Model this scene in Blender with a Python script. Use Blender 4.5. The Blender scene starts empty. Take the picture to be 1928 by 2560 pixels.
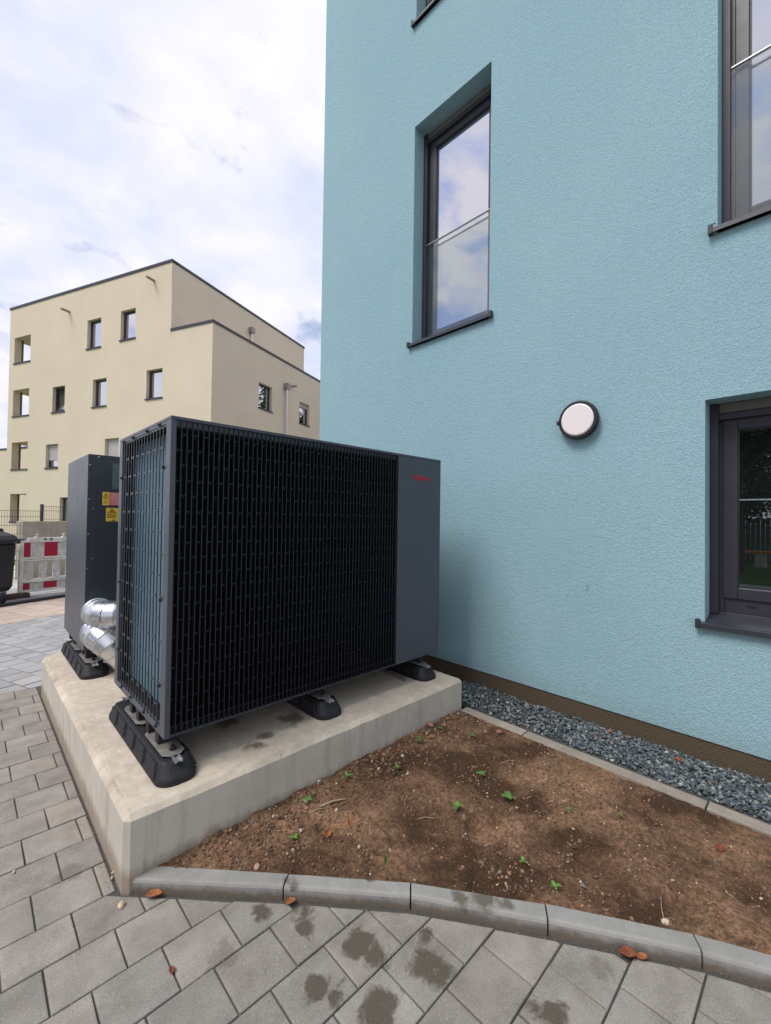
import bpy, bmesh, math, random
from mathutils import Vector, Matrix, noise
random.seed(7)
PI = math.pi
scene = bpy.context.scene
COL = scene.collection

# ------------------------------------------------------------------ camera
cam_d = bpy.data.cameras.new("camera")
cam = bpy.data.objects.new("camera", cam_d)
COL.objects.link(cam)
CAM_R = Vector((0.7173619, -0.6965558, 0.0142112)); CAM_U = Vector((-0.0217560, -0.0020086, 0.9997613)); CAM_F = Vector((0.6963610, 0.7174998, 0.0165951))
cam.matrix_world = Matrix(((CAM_R.x, CAM_U.x, -CAM_F.x, 0.0), (CAM_R.y, CAM_U.y, -CAM_F.y, 0.0),
                           (CAM_R.z, CAM_U.z, -CAM_F.z, 1.51), (0, 0, 0, 1)))
cam_d.sensor_fit = 'HORIZONTAL'; cam_d.sensor_width = 36.0; cam_d.lens = 20.0827
cam_d.clip_start = 0.05; cam_d.clip_end = 3000
scene.camera = cam
FPX = cam_d.lens / 36.0

# ------------------------------------------------------------------ world, sun, exposure
SUN_DIR = Vector((-0.80, 0.16, 1.22)).normalized()
sun_el = math.asin(SUN_DIR.z); sun_rot = math.atan2(SUN_DIR.x, SUN_DIR.y)
world = bpy.data.worlds.new("World"); scene.world = world; world.use_nodes = True
wn = world.node_tree; wn.nodes.clear(); wl = wn.links.new
def WN(t, **k):
    n = wn.nodes.new(t)
    for a, b in k.items(): setattr(n, a, b)
    return n
wout = WN('ShaderNodeOutputWorld'); wbg = WN('ShaderNodeBackground'); wbg.inputs['Strength'].default_value = 0.1
wl(wbg.outputs[0], wout.inputs[0])
sky = WN('ShaderNodeTexSky', sky_type='NISHITA', sun_disc=False)
sky.sun_elevation = sun_el; sky.sun_rotation = sun_rot
try: sky.dust_density = 1.0; sky.ozone_density = 2.0
except Exception: pass
tc = WN('ShaderNodeTexCoord'); sep = WN('ShaderNodeSeparateXYZ'); wl(tc.outputs['Generated'], sep.inputs[0])
def wmath(op, a, b=None):
    n = WN('ShaderNodeMath', operation=op)
    for i, v in enumerate((a, b)):
        if v is None: continue
        if isinstance(v, (int, float)): n.inputs[i].default_value = v
        else: wl(v, n.inputs[i])
    return n.outputs[0]
zc = wmath('ADD', wmath('MAXIMUM', sep.outputs['Z'], 0.0), 0.28)
px = wmath('DIVIDE', sep.outputs['X'], zc); py = wmath('DIVIDE', sep.outputs['Y'], zc)
comb = WN('ShaderNodeCombineXYZ'); wl(px, comb.inputs[0]); wl(py, comb.inputs[1]); comb.inputs[2].default_value = 3.7
def wnoise(scale, detail, rough, dist=0.0, off=(0, 0, 0)):
    m = WN('ShaderNodeMapping'); m.inputs['Location'].default_value = off; wl(comb.outputs[0], m.inputs[0])
    n = WN('ShaderNodeTexNoise'); n.inputs['Scale'].default_value = scale; n.inputs['Detail'].default_value = detail
    n.inputs['Roughness'].default_value = rough; n.inputs['Distortion'].default_value = dist
    wl(m.outputs[0], n.inputs['Vector']); return n.outputs['Fac']
def wramp(fac, stops):
    r = WN('ShaderNodeValToRGB'); wl(fac, r.inputs[0]); e = r.color_ramp.elements
    while len(e) < len(stops): e.new(0.5)
    for i, (p, c) in enumerate(stops):
        e[i].position = p; e[i].color = (*c, 1) if len(c) == 3 else c
    return r.outputs[0]
puffs = wnoise(6.5, 8, 0.52, 0.15, (16.23, 7.45, 6.9))
broad = wnoise(0.55, 2, 0.5, 0.0, (16.18, -9.61, 5.72))
cover = wmath('ADD', wmath('MULTIPLY', puffs, 0.65), wmath('MULTIPLY', broad, 0.70))
mask = wramp(cover, [(0.475, (0, 0, 0)), (0.635, (1, 1, 1))])
ctone = wramp(wnoise(3.1, 5, 0.55, 0.2, (16.2, 14.89, 5.16)), [(0.33, (6.9, 7.4, 9.1)), (0.60, (9.4, 9.2, 9.8))])
blue = WN('ShaderNodeVectorMath', operation='MULTIPLY'); wl(sky.outputs[0], blue.inputs[0]); blue.inputs[1].default_value = (0.75, 1.0, 1.45)
mask = wmath('MAXIMUM', mask, wramp(sep.outputs['Z'], [(0.25, (0.95, 0.95, 0.95)), (0.53, (0.0, 0.0, 0.0))]))
mixw = WN('ShaderNodeMix', data_type='RGBA'); wl(mask, mixw.inputs['Factor'])
wl(blue.outputs[0], mixw.inputs['A']); wl(ctone, mixw.inputs['B']); wl(mixw.outputs['Result'], wbg.inputs['Color'])

sd = bpy.data.lights.new("sun", 'SUN'); sd.energy = 2.6; sd.angle = math.radians(26); sd.color = (1.0, 0.965, 0.91)
so = bpy.data.objects.new("sun", sd); COL.objects.link(so)
so.rotation_euler = SUN_DIR.to_track_quat('Z', 'Y').to_euler(); so.location = (-20, 6, 25)

scene.view_settings.view_transform = 'Standard'; scene.view_settings.look = 'None'
scene.view_settings.exposure = 0.12; scene.view_settings.gamma = 1.0
scene.view_settings.use_curve_mapping = False

# ------------------------------------------------------------------ helpers
def tag(o, label=None, cat=None, group=None, kind=None):
    if label: o['label'] = label
    if cat: o['category'] = cat
    if group: o['group'] = group
    if kind: o['kind'] = kind
    return o
def empty(name, loc=(0, 0, 0), rz=0.0):
    o = bpy.data.objects.new(name, None); COL.objects.link(o)
    o.location = loc; o.rotation_euler = (0, 0, rz); o.empty_display_size = 0.2
    return o
def thing(name, label, cat, loc=(0, 0, 0), rz=0.0, group=None):
    return tag(empty(name, loc, rz), label, cat, group)
def frame(O, a, n):
    """local (s along a, d outward along n, z up) -> world"""
    O = Vector(O); a = Vector(a).normalized(); n = Vector(n).normalized()
    return lambda p: O + a * p[0] + n * p[1] + Vector((0, 0, p[2]))
ID = lambda p: Vector(p)
class MB:
    def __init__(s, T=None): s.v = []; s.f = []; s.m = []; s.T = T or ID
    def vert(s, p): s.v.append(tuple(s.T(p))); return len(s.v) - 1
    def face(s, pts, m=0):
        s.f.append([s.vert(p) for p in pts]); s.m.append(m)
    def box(s, lo, hi, m=0):
        x0, y0, z0 = lo; x1, y1, z1 = hi
        i = [s.vert(p) for p in ((x0,y0,z0),(x1,y0,z0),(x1,y1,z0),(x0,y1,z0),(x0,y0,z1),(x1,y0,z1),(x1,y1,z1),(x0,y1,z1))]
        for q in ((0,3,2,1),(4,5,6,7),(0,1,5,4),(1,2,6,5),(2,3,7,6),(3,0,4,7)):
            s.f.append([i[k] for k in q]); s.m.append(m)
        return s
    def loft(s, rings, m=0, cap0=True, cap1=True, closed=True):
        ids = [[s.vert(p) for p in r] for r in rings]; n = len(ids[0])
        for a, b in zip(ids, ids[1:]):
            for k in range(n if closed else n - 1):
                s.f.append([a[k], a[(k+1) % n], b[(k+1) % n], b[k]]); s.m.append(m)
        if cap0: s.f.append(ids[0][::-1]); s.m.append(m)
        if cap1: s.f.append(ids[-1]); s.m.append(m)
        return s
    def prism(s, poly, z0, z1, m=0):
        return s.loft([[(x, y, z0) for x, y in poly], [(x, y, z1) for x, y in poly]], m)
    def tube(s, pts, r, seg=12, m=0, caps=True):
        pts = [Vector(p) for p in pts]; rings = []
        for i, p in enumerate(pts):
            d = (pts[min(i+1, len(pts)-1)] - pts[max(i-1, 0)]).normalized()
            rr = r[i] if isinstance(r, (list, tuple)) else r
            k = 1.0
            if 0 < i < len(pts) - 1:
                d1 = (pts[i] - pts[i-1]).normalized(); k = 1.0 / max(0.5, abs(d.dot(d1)))
            up = Vector((0, 0, 1)) if abs(d.z) < 0.95 else Vector((0, 1, 0))
            a = d.cross(up).normalized(); b = a.cross(d).normalized()
            bend = (pts[min(i+1, len(pts)-1)] - 2 * p + pts[max(i-1, 0)]) if 0 < i < len(pts)-1 else Vector((0, 0, 0))
            bd = bend.normalized() if bend.length > 1e-6 else None
            ring = []
            for j in range(seg):
                t = 2 * PI * j / seg; o = a * math.cos(t) * rr + b * math.sin(t) * rr
                if bd is not None:
                    c = o.dot(bd); o = o + bd * c * (k - 1.0)
                ring.append(p + o)
            rings.append(ring)
        return s.loft(rings, m, caps, caps)
    def disc(s, c, n, r, h, seg=24, m=0, r2=None):
        c = Vector(c); n = Vector(n).normalized(); return s.tube([c, c + n * h], [r, r2 if r2 is not None else r], seg, m)
    def mesh(s, name, mats, smooth=False):
        me = bpy.data.meshes.new(name); me.from_pydata(s.v, [], s.f)
        for m in (mats if isinstance(mats, (list, tuple)) else [mats]): me.materials.append(m)
        me.polygons.foreach_set('material_index', s.m)
        if smooth: me.polygons.foreach_set('use_smooth', [True] * len(me.polygons))
        me.update(); return me
    def build(s, name, mats, parent=None, smooth=False, bevel=0.0, seg=2, recalc=True):
        me = s.mesh(name, mats, smooth)
        if recalc:
            bm = bmesh.new(); bm.from_mesh(me); bmesh.ops.recalc_face_normals(bm, faces=bm.faces); bm.to_mesh(me); bm.free()
        o = link(name, me, parent)
        if bevel:
            b = o.modifiers.new('bevel', 'BEVEL'); b.width = bevel; b.segments = seg; b.limit_method = 'ANGLE'; b.angle_limit = math.radians(35)
        if smooth == 'auto': pass
        return o
def link(name, me, parent=None, loc=None):
    o = bpy.data.objects.new(name, me); COL.objects.link(o)
    if parent: o.parent = parent
    if loc is not None: o.location = loc
    return o
def copy_tree(o, parent=None):
    c = o.copy(); COL.objects.link(c); c.parent = parent
    for ch in list(o.children): copy_tree(ch, c)
    return c
def proj(p):
    d = Vector(p) - Vector((0, 0, 1.51)); w = d.dot(CAM_F)
    if w < 0.05: return None
    return (0.5 + FPX * d.dot(CAM_R) / w, 0.5 - FPX * d.dot(CAM_U) / w * 1928 / 2560, w)
def in_view(p, mar=0.02):
    q = proj(p); return q is not None and -mar < q[0] < 1 + mar and -mar < q[1] < 1 + mar

# ------------------------------------------------------------------ materials
class NM:
    def __init__(s, name):
        s.mat = bpy.data.materials.new(name); s.mat.use_nodes = True
        s.t = s.mat.node_tree; s.t.nodes.clear()
        s.out = s.N('ShaderNodeOutputMaterial')
    def N(s, t, **k):
        n = s.t.nodes.new(t)
        for a, b in k.items(): setattr(n, a, b)
        return n
    def L(s, a, b): s.t.links.new(a, b)
    def put(s, sock, v):
        if v is None: return
        if isinstance(v, bpy.types.NodeSocket): s.L(v, sock)
        elif isinstance(v, (tuple, list)) and len(v) == 3 and sock.type == 'RGBA': sock.default_value = (*v, 1)
        else: sock.default_value = v
    def math(s, op, a, b=None, clamp=False):
        n = s.N('ShaderNodeMath', operation=op, use_clamp=clamp); s.put(n.inputs[0], a); s.put(n.inputs[1], b); return n.outputs[0]
    def vmath(s, op, a, b=None):
        n = s.N('ShaderNodeVectorMath', operation=op); s.put(n.inputs[0], a); s.put(n.inputs[1], b)
        return n.outputs['Value'] if op in ('LENGTH', 'DISTANCE') else n.outputs[0]
    def pos(s): return s.N('ShaderNodeNewGeometry').outputs['Position']
    def obj(s): return s.N('ShaderNodeTexCoord').outputs['Object']
    def noise(s, scale, detail=4, rough=0.55, vec=None, dist=0.0, color=False):
        n = s.N('ShaderNodeTexNoise'); n.inputs['Scale'].default_value = scale; n.inputs['Detail'].default_value = detail
        n.inputs['Roughness'].default_value = rough; n.inputs['Distortion'].default_value = dist
        s.L(vec if vec is not None else s.pos(), n.inputs['Vector'])
        return n.outputs['Color' if color else 'Fac']
    def voro(s, scale, vec=None, feature='F1', rnd=1.0):
        n = s.N('ShaderNodeTexVoronoi', feature=feature); n.inputs['Scale'].default_value = scale
        n.inputs['Randomness'].default_value = rnd
        s.L(vec if vec is not None else s.pos(), n.inputs['Vector']); return n.outputs['Distance']
    def mapr(s, v, a, b, c=0.0, d=1.0):
        n = s.N('ShaderNodeMapRange'); s.put(n.inputs[0], v)
        for i, x in enumerate((a, b, c, d)): n.inputs[i+1].default_value = x
        return n.outputs[0]
    def mix(s, f, a, b, blend='MIX'):
        n = s.N('ShaderNodeMix', data_type='RGBA', blend_type=blend); s.put(n.inputs['Factor'], f); s.put(n.inputs['A'], a); s.put(n.inputs['B'], b)
        return n.outputs['Result']
    def stretch(s, vec, sc):
        n = s.N('ShaderNodeMapping'); n.inputs['Scale'].default_value = sc; s.L(vec, n.inputs[0]); return n.outputs[0]
    def bump(s, h, strength=0.3, dist=0.01, prev=None):
        n = s.N('ShaderNodeBump'); n.inputs['Strength'].default_value = strength; n.inputs['Distance'].default_value = dist
        s.L(h, n.inputs['Height'])
        if prev is not None: s.L(prev, n.inputs['Normal'])
        return n.outputs[0]
    def rand(s, island=False):
        if island: return s.N('ShaderNodeNewGeometry').outputs['Random Per Island']
        return s.N('ShaderNodeObjectInfo').outputs['Random']
    def bsdf(s, color, rough=0.6, metal=0.0, normal=None, spec=0.5, **k):
        n = s.N('ShaderNodeBsdfPrincipled'); s.put(n.inputs['Base Color'], color); s.put(n.inputs['Roughness'], rough)
        s.put(n.inputs['Metallic'], metal); n.inputs['Specular IOR Level'].default_value = spec
        if normal is not None: s.L(normal, n.inputs['Normal'])
        for a, b in k.items(): s.put(n.inputs[a], b)
        s.L(n.outputs[0], s.out.inputs[0]); return s.mat
def plain(name, color, rough=0.5, metal=0.0, var=0.12, scale=30, bump=0.0, spec=0.5):
    m = NM(name); n = m.noise(scale, 3)
    c = m.mix(m.mapr(n, 0.3, 0.7), tuple(x * (1 - var) for x in color), tuple(min(1, x * (1 + var)) for x in color))
    r = m.mapr(n, 0.3, 0.7, rough * 0.9, min(1, rough * 1.1))
    return m.bsdf(c, r, metal, m.bump(n, bump, 0.003) if bump else None, spec)

def plaster(name, ca, cb, scale, strength):
    m = NM(name); p = m.pos()
    g = m.noise(scale, 2, 0.7, p); g2 = m.noise(scale * 0.37, 3, 0.6, p)
    h = m.math('ADD', g, m.math('MULTIPLY', g2, 0.6))
    c = m.mix(m.mapr(m.noise(0.55, 4, 0.6, p), 0.3, 0.7), ca, cb)
    c = m.mix(m.mapr(g, 0.32, 0.68), m.mix(1.0, c, (0.76, 0.77, 0.78), 'MULTIPLY'), c)
    if name == 'blue_plaster':
        for (x, y, z, r) in ((3.2, 1.205, 1.045, 0.010), (3.2, 1.21, 1.015, 0.007)):
            d = m.vmath('DISTANCE', m.stretch(p, (1, 1, 0.45)), (x, y, z*0.45)); d = m.math('ADD', d, m.math('MULTIPLY', m.math('SUBTRACT', m.noise(70, 3, 0.6, p), 0.5), 0.02))
            c = m.mix(m.mapr(d, r*0.6, r*1.3, 0.35, 0.0), c, (0.10, 0.17, 0.10))
        sp = m.N('ShaderNodeSeparateXYZ'); m.L(p, sp.inputs[0])
        hh = m.math('ADD', sp.outputs['Z'], m.math('MULTIPLY', m.math('SUBTRACT', m.noise(19, 5, 0.7, p), 0.5), 0.35))
        c = m.mix(m.mapr(hh, 0.20, 0.36, 0.22, 0.0), c, (0.22, 0.24, 0.22))
        st = m.noise(7, 4, 0.6, m.stretch(p, (1, 1, 0.05))); c = m.mix(m.mapr(st, 0.55, 0.75, 0, 0.16), c, (0.36, 0.53, 0.57))
    return m.bsdf(c, 0.9, 0, m.bump(h, strength, 0.012), 0.2)
M = {}
M['blue'] = plaster('blue_plaster', (0.310, 0.495, 0.555), (0.350, 0.535, 0.592), 122, 0.58)
M['cream'] = plaster('cream_plaster', (0.74, 0.625, 0.475), (0.79, 0.675, 0.52), 60, 0.25)
M['brown'] = plaster('brown_base_coat', (0.098, 0.072, 0.046), (0.125, 0.093, 0.060), 110, 0.5)
M['alu'] = plain('anthracite_aluminium', (0.029, 0.030, 0.041), 0.42, 0.0, 0.06, 8)
M['alu_dark'] = plain('dark_gasket', (0.012, 0.012, 0.015), 0.5)
M['taupe'] = plain('blind_rail_taupe', (0.16, 0.14, 0.125), 0.5, 0, 0.08)
M['steel'] = plain('brushed_steel', (0.36, 0.36, 0.37), 0.42, 1.0, 0.08, 60)
M['graphite'] = plain('graphite_powder_coat', (0.066, 0.073, 0.092), 0.40, 0.0, 0.05, 6)
M['graphite_dk'] = plain('graphite_panel', (0.036, 0.044, 0.058), 0.42, 0.0, 0.06, 5)
M['fin'] = plain('black_fin_plastic', (0.0085, 0.0105, 0.0145), 0.42, 0.0, 0.1, 12)
M['tie'] = plain('fin_plastic_lit_tie', (0.030, 0.037, 0.047), 0.38, 0.0, 0.1, 12)  # same plastic as the fins, painted lighter for the light the ties catch
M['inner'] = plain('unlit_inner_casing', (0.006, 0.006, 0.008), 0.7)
M['sideplate'] = plain('coil_end_plate', (0.02, 0.022, 0.026), 0.6)
M['red'] = plain('logo_red', (0.62, 0.012, 0.02), 0.4, 0, 0.05)
M['yellow'] = plain('label_yellow', (0.78, 0.55, 0.06), 0.45, 0, 0.05)
M['labelred'] = plain('label_red', (0.62, 0.09, 0.10), 0.45, 0, 0.05)
M['print'] = plain('label_print_black', (0.03, 0.025, 0.02), 0.6)
M['printpale'] = plain('label_print_pale', (0.8, 0.55, 0.55), 0.6)
M['greylabel'] = plain('grey_type_plate', (0.085, 0.11, 0.125), 0.4, 0, 0.08)
M['greyline'] = plain('type_plate_print', (0.20, 0.25, 0.27), 0.5)
M['screw'] = plain('galvanised_screw', (0.75, 0.75, 0.75), 0.3, 0.9)
M['rail'] = plain('aluminium_rail', (0.62, 0.63, 0.62), 0.35, 0.8, 0.1, 40)
M['white_plastic'] = None

def m_glass(name, fac, tint=(0.9, 0.9, 0.95), dark=(0.008, 0.010, 0.011), rough=0.0):
    m = NM(name); d = m.N('ShaderNodeBsdfDiffuse'); d.inputs[0].default_value = (*dark, 1)
    g = m.N('ShaderNodeBsdfGlossy'); g.inputs['Color'].default_value = (*tint, 1); g.inputs['Roughness'].default_value = rough
    n = m.bump(m.noise(1.3, 1), 0.012, 0.05); m.L(n, g.inputs['Normal'])
    lw = m.N('ShaderNodeLayerWeight'); lw.inputs[0].default_value = 0.5
    f = m.mapr(lw.outputs['Facing'], 0.0, 1.0, fac - 0.05, min(1.0, fac + 0.35))
    mx = m.N('ShaderNodeMixShader'); m.L(f, mx.inputs[0]); m.L(d.outputs[0], mx.inputs[1]); m.L(g.outputs[0], mx.inputs[2])
    m.L(mx.outputs[0], m.out.inputs[0]); return m.mat
M['pane'] = m_glass('coated_window_glass', 0.62)
M['pane_low'] = m_glass('window_glass_low_coat', 0.30, (0.85, 0.92, 0.9))
def m_clear(name):
    m = NM(name); t = m.N('ShaderNodeBsdfTransparent'); t.inputs[0].default_value = (0.93, 0.95, 0.94, 1)
    g = m.N('ShaderNodeBsdfGlossy'); g.inputs['Roughness'].default_value = 0.0
    lw = m.N('ShaderNodeLayerWeight'); lw.inputs[0].default_value = 0.4
    f = m.mapr(lw.outputs['Facing'], 0.0, 1.0, 0.035, 0.35)
    mx = m.N('ShaderNodeMixShader'); m.L(f, mx.inputs[0]); m.L(t.outputs[0], mx.inputs[1]); m.L(g.outputs[0], mx.inputs[2])
    m.L(mx.outputs[0], m.out.inputs[0]); return m.mat
M['clear'] = m_clear('balustrade_glass')

def m_coil():
    m = NM('finned_coil_blue'); p = m.pos()
    sp = m.N('ShaderNodeSeparateXYZ'); m.L(p, sp.inputs[0])
    w = m.math('FRACT', m.math('MULTIPLY', sp.outputs['Z'], 1 / 0.0085))
    s = m.mapr(m.math('ABSOLUTE', m.math('SUBTRACT', w, 0.5)), 0.10, 0.40)
    c = m.mix(s, (0.09, 0.20, 0.27), (0.27, 0.46, 0.55))
    c = m.mix(m.mapr(m.noise(3, 3, 0.5, p), 0.35, 0.7), m.mix(1.0, c, (0.75, 0.78, 0.85), 'MULTIPLY'), c)
    return m.bsdf(c, 0.35, 0.35, m.bump(s, 0.5, 0.004))
M['coil'] = m_coil()

def m_rubber():
    m = NM('recycled_rubber'); p = m.obj(); n = m.noise(90, 4, 0.6, p)
    sc = m.mapr(m.noise(14, 5, 0.7, m.stretch(p, (2.5, 0.6, 1.2))), 0.68, 0.80)
    c = m.mix(m.mapr(n, 0.3, 0.7), (0.007, 0.007, 0.009), (0.019, 0.019, 0.023))
    c = m.mix(m.math('MULTIPLY', sc, 0.30), c, (0.22, 0.21, 0.19))
    return m.bsdf(c, 0.62, 0, m.bump(n, 0.35, 0.004), 0.4)
M['rubber'] = m_rubber()
def m_zinc():
    m = NM('galvanised_sheet'); p = m.obj()
    n = m.noise(9, 4, 0.6, p); v = m.voro(35, p)
    c = m.mix(m.mapr(v, 0.0, 0.8), (0.60, 0.62, 0.66), (0.76, 0.77, 0.79))
    return m.bsdf(c, m.mapr(n, 0.3, 0.7, 0.26, 0.38), 1.0, m.bump(n, 0.06, 0.02))
M['zinc'] = m_zinc()
def m_plate():
    m = NM('weathered_steel_plate'); n = m.noise(22, 5, 0.65, m.obj())
    c = m.mix(m.mapr(n, 0.35, 0.7), (0.22, 0.20, 0.18), (0.38, 0.355, 0.325))
    return m.bsdf(c, 0.5, 0.5, m.bump(n, 0.1, 0.003))
M['plate'] = m_plate()

def m_concrete(name, ca, cb, streak=0.5, dirt=True, stain=False):
    m = NM(name); p = m.pos()
    n = m.noise(5, 6, 0.6, p); f = m.noise(130, 3, 0.6, p)
    c = m.mix(m.mapr(n, 0.32, 0.68), ca, cb)
    st = m.noise(14, 5, 0.65, m.stretch(p, (1, 1, 0.10)))
    c = m.mix(m.math('MULTIPLY', m.mapr(st, 0.52, 0.72), streak), c, tuple(x * 0.62 for x in ca))
    pit = m.mapr(m.voro(24, p), 0.06, 0.13, 1, 0)
    keep = m.mapr(m.noise(9, 2, 0.5, p), 0.52, 0.6)
    pits = m.math('MULTIPLY', pit, keep)
    c = m.mix(m.math('MULTIPLY', pits, 0.65), c, tuple(x * 0.3 for x in ca))
    if dirt:
        sp = m.N('ShaderNodeSeparateXYZ'); m.L(p, sp.inputs[0])
        hh = m.math('ADD', sp.outputs['Z'], m.math('MULTIPLY', m.noise(26, 5, 0.7, m.stretch(p, (1, 1, 0.25))), -0.13))
        c = m.mix(m.mapr(hh, -0.01, 0.045, 0.6, 0.0), c, (0.19, 0.125, 0.08))
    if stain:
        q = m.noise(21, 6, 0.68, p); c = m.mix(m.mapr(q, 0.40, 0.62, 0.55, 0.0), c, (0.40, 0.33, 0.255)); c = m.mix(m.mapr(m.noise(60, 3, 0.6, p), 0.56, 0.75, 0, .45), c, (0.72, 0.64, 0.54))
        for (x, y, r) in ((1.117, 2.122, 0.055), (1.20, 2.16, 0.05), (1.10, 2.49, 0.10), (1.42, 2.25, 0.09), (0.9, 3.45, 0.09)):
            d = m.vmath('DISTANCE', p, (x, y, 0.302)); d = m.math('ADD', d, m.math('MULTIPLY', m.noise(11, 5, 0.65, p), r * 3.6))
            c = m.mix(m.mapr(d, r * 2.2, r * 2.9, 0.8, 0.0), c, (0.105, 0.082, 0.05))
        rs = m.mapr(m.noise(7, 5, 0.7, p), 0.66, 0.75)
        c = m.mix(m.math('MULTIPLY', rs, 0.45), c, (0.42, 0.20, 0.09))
    b = m.bump(m.math('ADD', m.math('MULTIPLY', n, 0.8), m.math('MULTIPLY', f, 0.25)), 0.3, 0.008)
    b = m.bump(pits, -0.5, 0.006, b) if False else b
    return m.bsdf(c, 0.88, 0, b, 0.25)
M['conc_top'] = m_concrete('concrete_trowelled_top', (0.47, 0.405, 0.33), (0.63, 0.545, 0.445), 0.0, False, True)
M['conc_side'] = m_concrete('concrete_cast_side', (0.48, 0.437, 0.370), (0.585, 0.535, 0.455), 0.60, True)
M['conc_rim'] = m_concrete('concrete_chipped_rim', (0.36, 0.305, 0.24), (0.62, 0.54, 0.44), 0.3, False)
M['conc_wall'] = m_concrete('concrete_garden_wall', (0.34, 0.29, 0.235), (0.44, 0.385, 0.315), 0.6, False)
STAINS = ((0.838,1.512,.035),(0.95,1.40,.045),(0.93,1.35,.045),(1.035,1.16,.065),(1.05,1.10,.06),(1.153,0.949,.06),(1.16,0.90,.04),(0.838,1.150,.05),(0.87,1.10,.035),(0.943,0.967,.07),(1.327,0.587,.04),(1.30,0.64,.025),(1.22,1.02,.02))
FAINT = ((1.636,0.616,.05),(0.34,2.235,.06),(1.572,0.553,.05),(1.40,0.98,.05),(0.66,1.45,.06))
def m_paver(name, ca, cb, stains=False, island=False):
    m = NM(name); p = m.pos()
    n = m.noise(7, 5, 0.6, p); f = m.noise(170, 3, 0.65, p)
    c = m.mix(m.mapr(n, 0.3, 0.7), ca, cb)
    c = m.mix(m.mapr(m.noise(2.2, 4, 0.65, p), 0.55, 0.75, 0, 0.35), c, (0.20, 0.175, 0.145))
    c = m.mix(m.mapr(m.noise(31, 4, 0.7, p), 0.62, 0.78, 0, 0.35), c, (0.43, 0.40, 0.36))
    rv = m.rand(island); k = m.mapr(rv, 0, 1, 0.86, 1.10)
    c = m.mix(1.0, c, m.N('ShaderNodeCombineColor').outputs[0], 'MIX') if False else c
    vm = m.N('ShaderNodeVectorMath', operation='SCALE'); m.L(c, vm.inputs[0]); m.L(k, vm.inputs['Scale']); c = vm.outputs[0]
    hue = m.mapr(m.math('FRACT', m.math('MULTIPLY', rv, 7.31)), 0, 1, 0, 0.35)
    c = m.mix(hue, c, m.mix(1.0, c, (1.06, 0.98, 0.90), 'MULTIPLY'))
    c = m.mix(m.mapr(f, 0.57, 0.72, 0, 0.6), c, (0.46, 0.42, 0.37))
    c = m.mix(m.mapr(f, 0.43, 0.28, 0, 0.7), c, (0.10, 0.094, 0.086))
    vs = m.mapr(m.voro(38, p), 0.03, 0.075, 1, 0); ks = m.mapr(m.noise(23, 2, 0.5, p), 0.52, 0.58)
    c = m.mix(m.math('MULTIPLY', m.math('MULTIPLY', vs, ks), 0.7), c, (0.07, 0.066, 0.062))
    if stains:
        wob = m.noise(15, 4, 0.62, p, 0.6)
        tot = None
        for lst, amt in ((STAINS, 0.93), (FAINT, 0.40)):
            best = None
            for (x, y, r) in lst:
                d = m.math('SUBTRACT', m.vmath('DISTANCE', p, (x, y, 0.0)), r*0.86)
                best = d if best is None else m.math('MINIMUM', best, d)
            dd = m.math('ADD', best, m.math('MULTIPLY', m.math('SUBTRACT', wob, 0.5), 0.15))
            w = m.mapr(dd, -0.014, 0.010, amt, 0.0)
            c = m.mix(w, c, m.mix(m.mapr(f, 0.3, 0.7), (0.062, 0.050, 0.035), (0.105, 0.088, 0.066)))
    b = m.bump(m.math('ADD', m.math('MULTIPLY', n, 0.4), m.math('MULTIPLY', f, 0.5)), 0.38, 0.005)
    return m.bsdf(c, 0.85, 0, b, 0.3)
M['paver'] = m_paver('grey_concrete_paver', (0.196, 0.177, 0.154), (0.312, 0.288, 0.258), True)
M['paver_i'] = m_paver('grey_concrete_paver_field', (0.196, 0.177, 0.154), (0.312, 0.288, 0.258), True, True)
M['paver2'] = m_paver('pale_grey_paver', (0.31, 0.31, 0.318), (0.375, 0.372, 0.374))
M['paver2_i'] = m_paver('pale_grey_paver_field', (0.31, 0.31, 0.318), (0.375, 0.372, 0.374), False, True)
M['pink'] = m_paver('salmon_paver', (0.47, 0.375, 0.315), (0.55, 0.445, 0.375))
M['pink_i'] = m_paver('salmon_paver_field', (0.47, 0.375, 0.315), (0.55, 0.445, 0.375), False, True)

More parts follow.
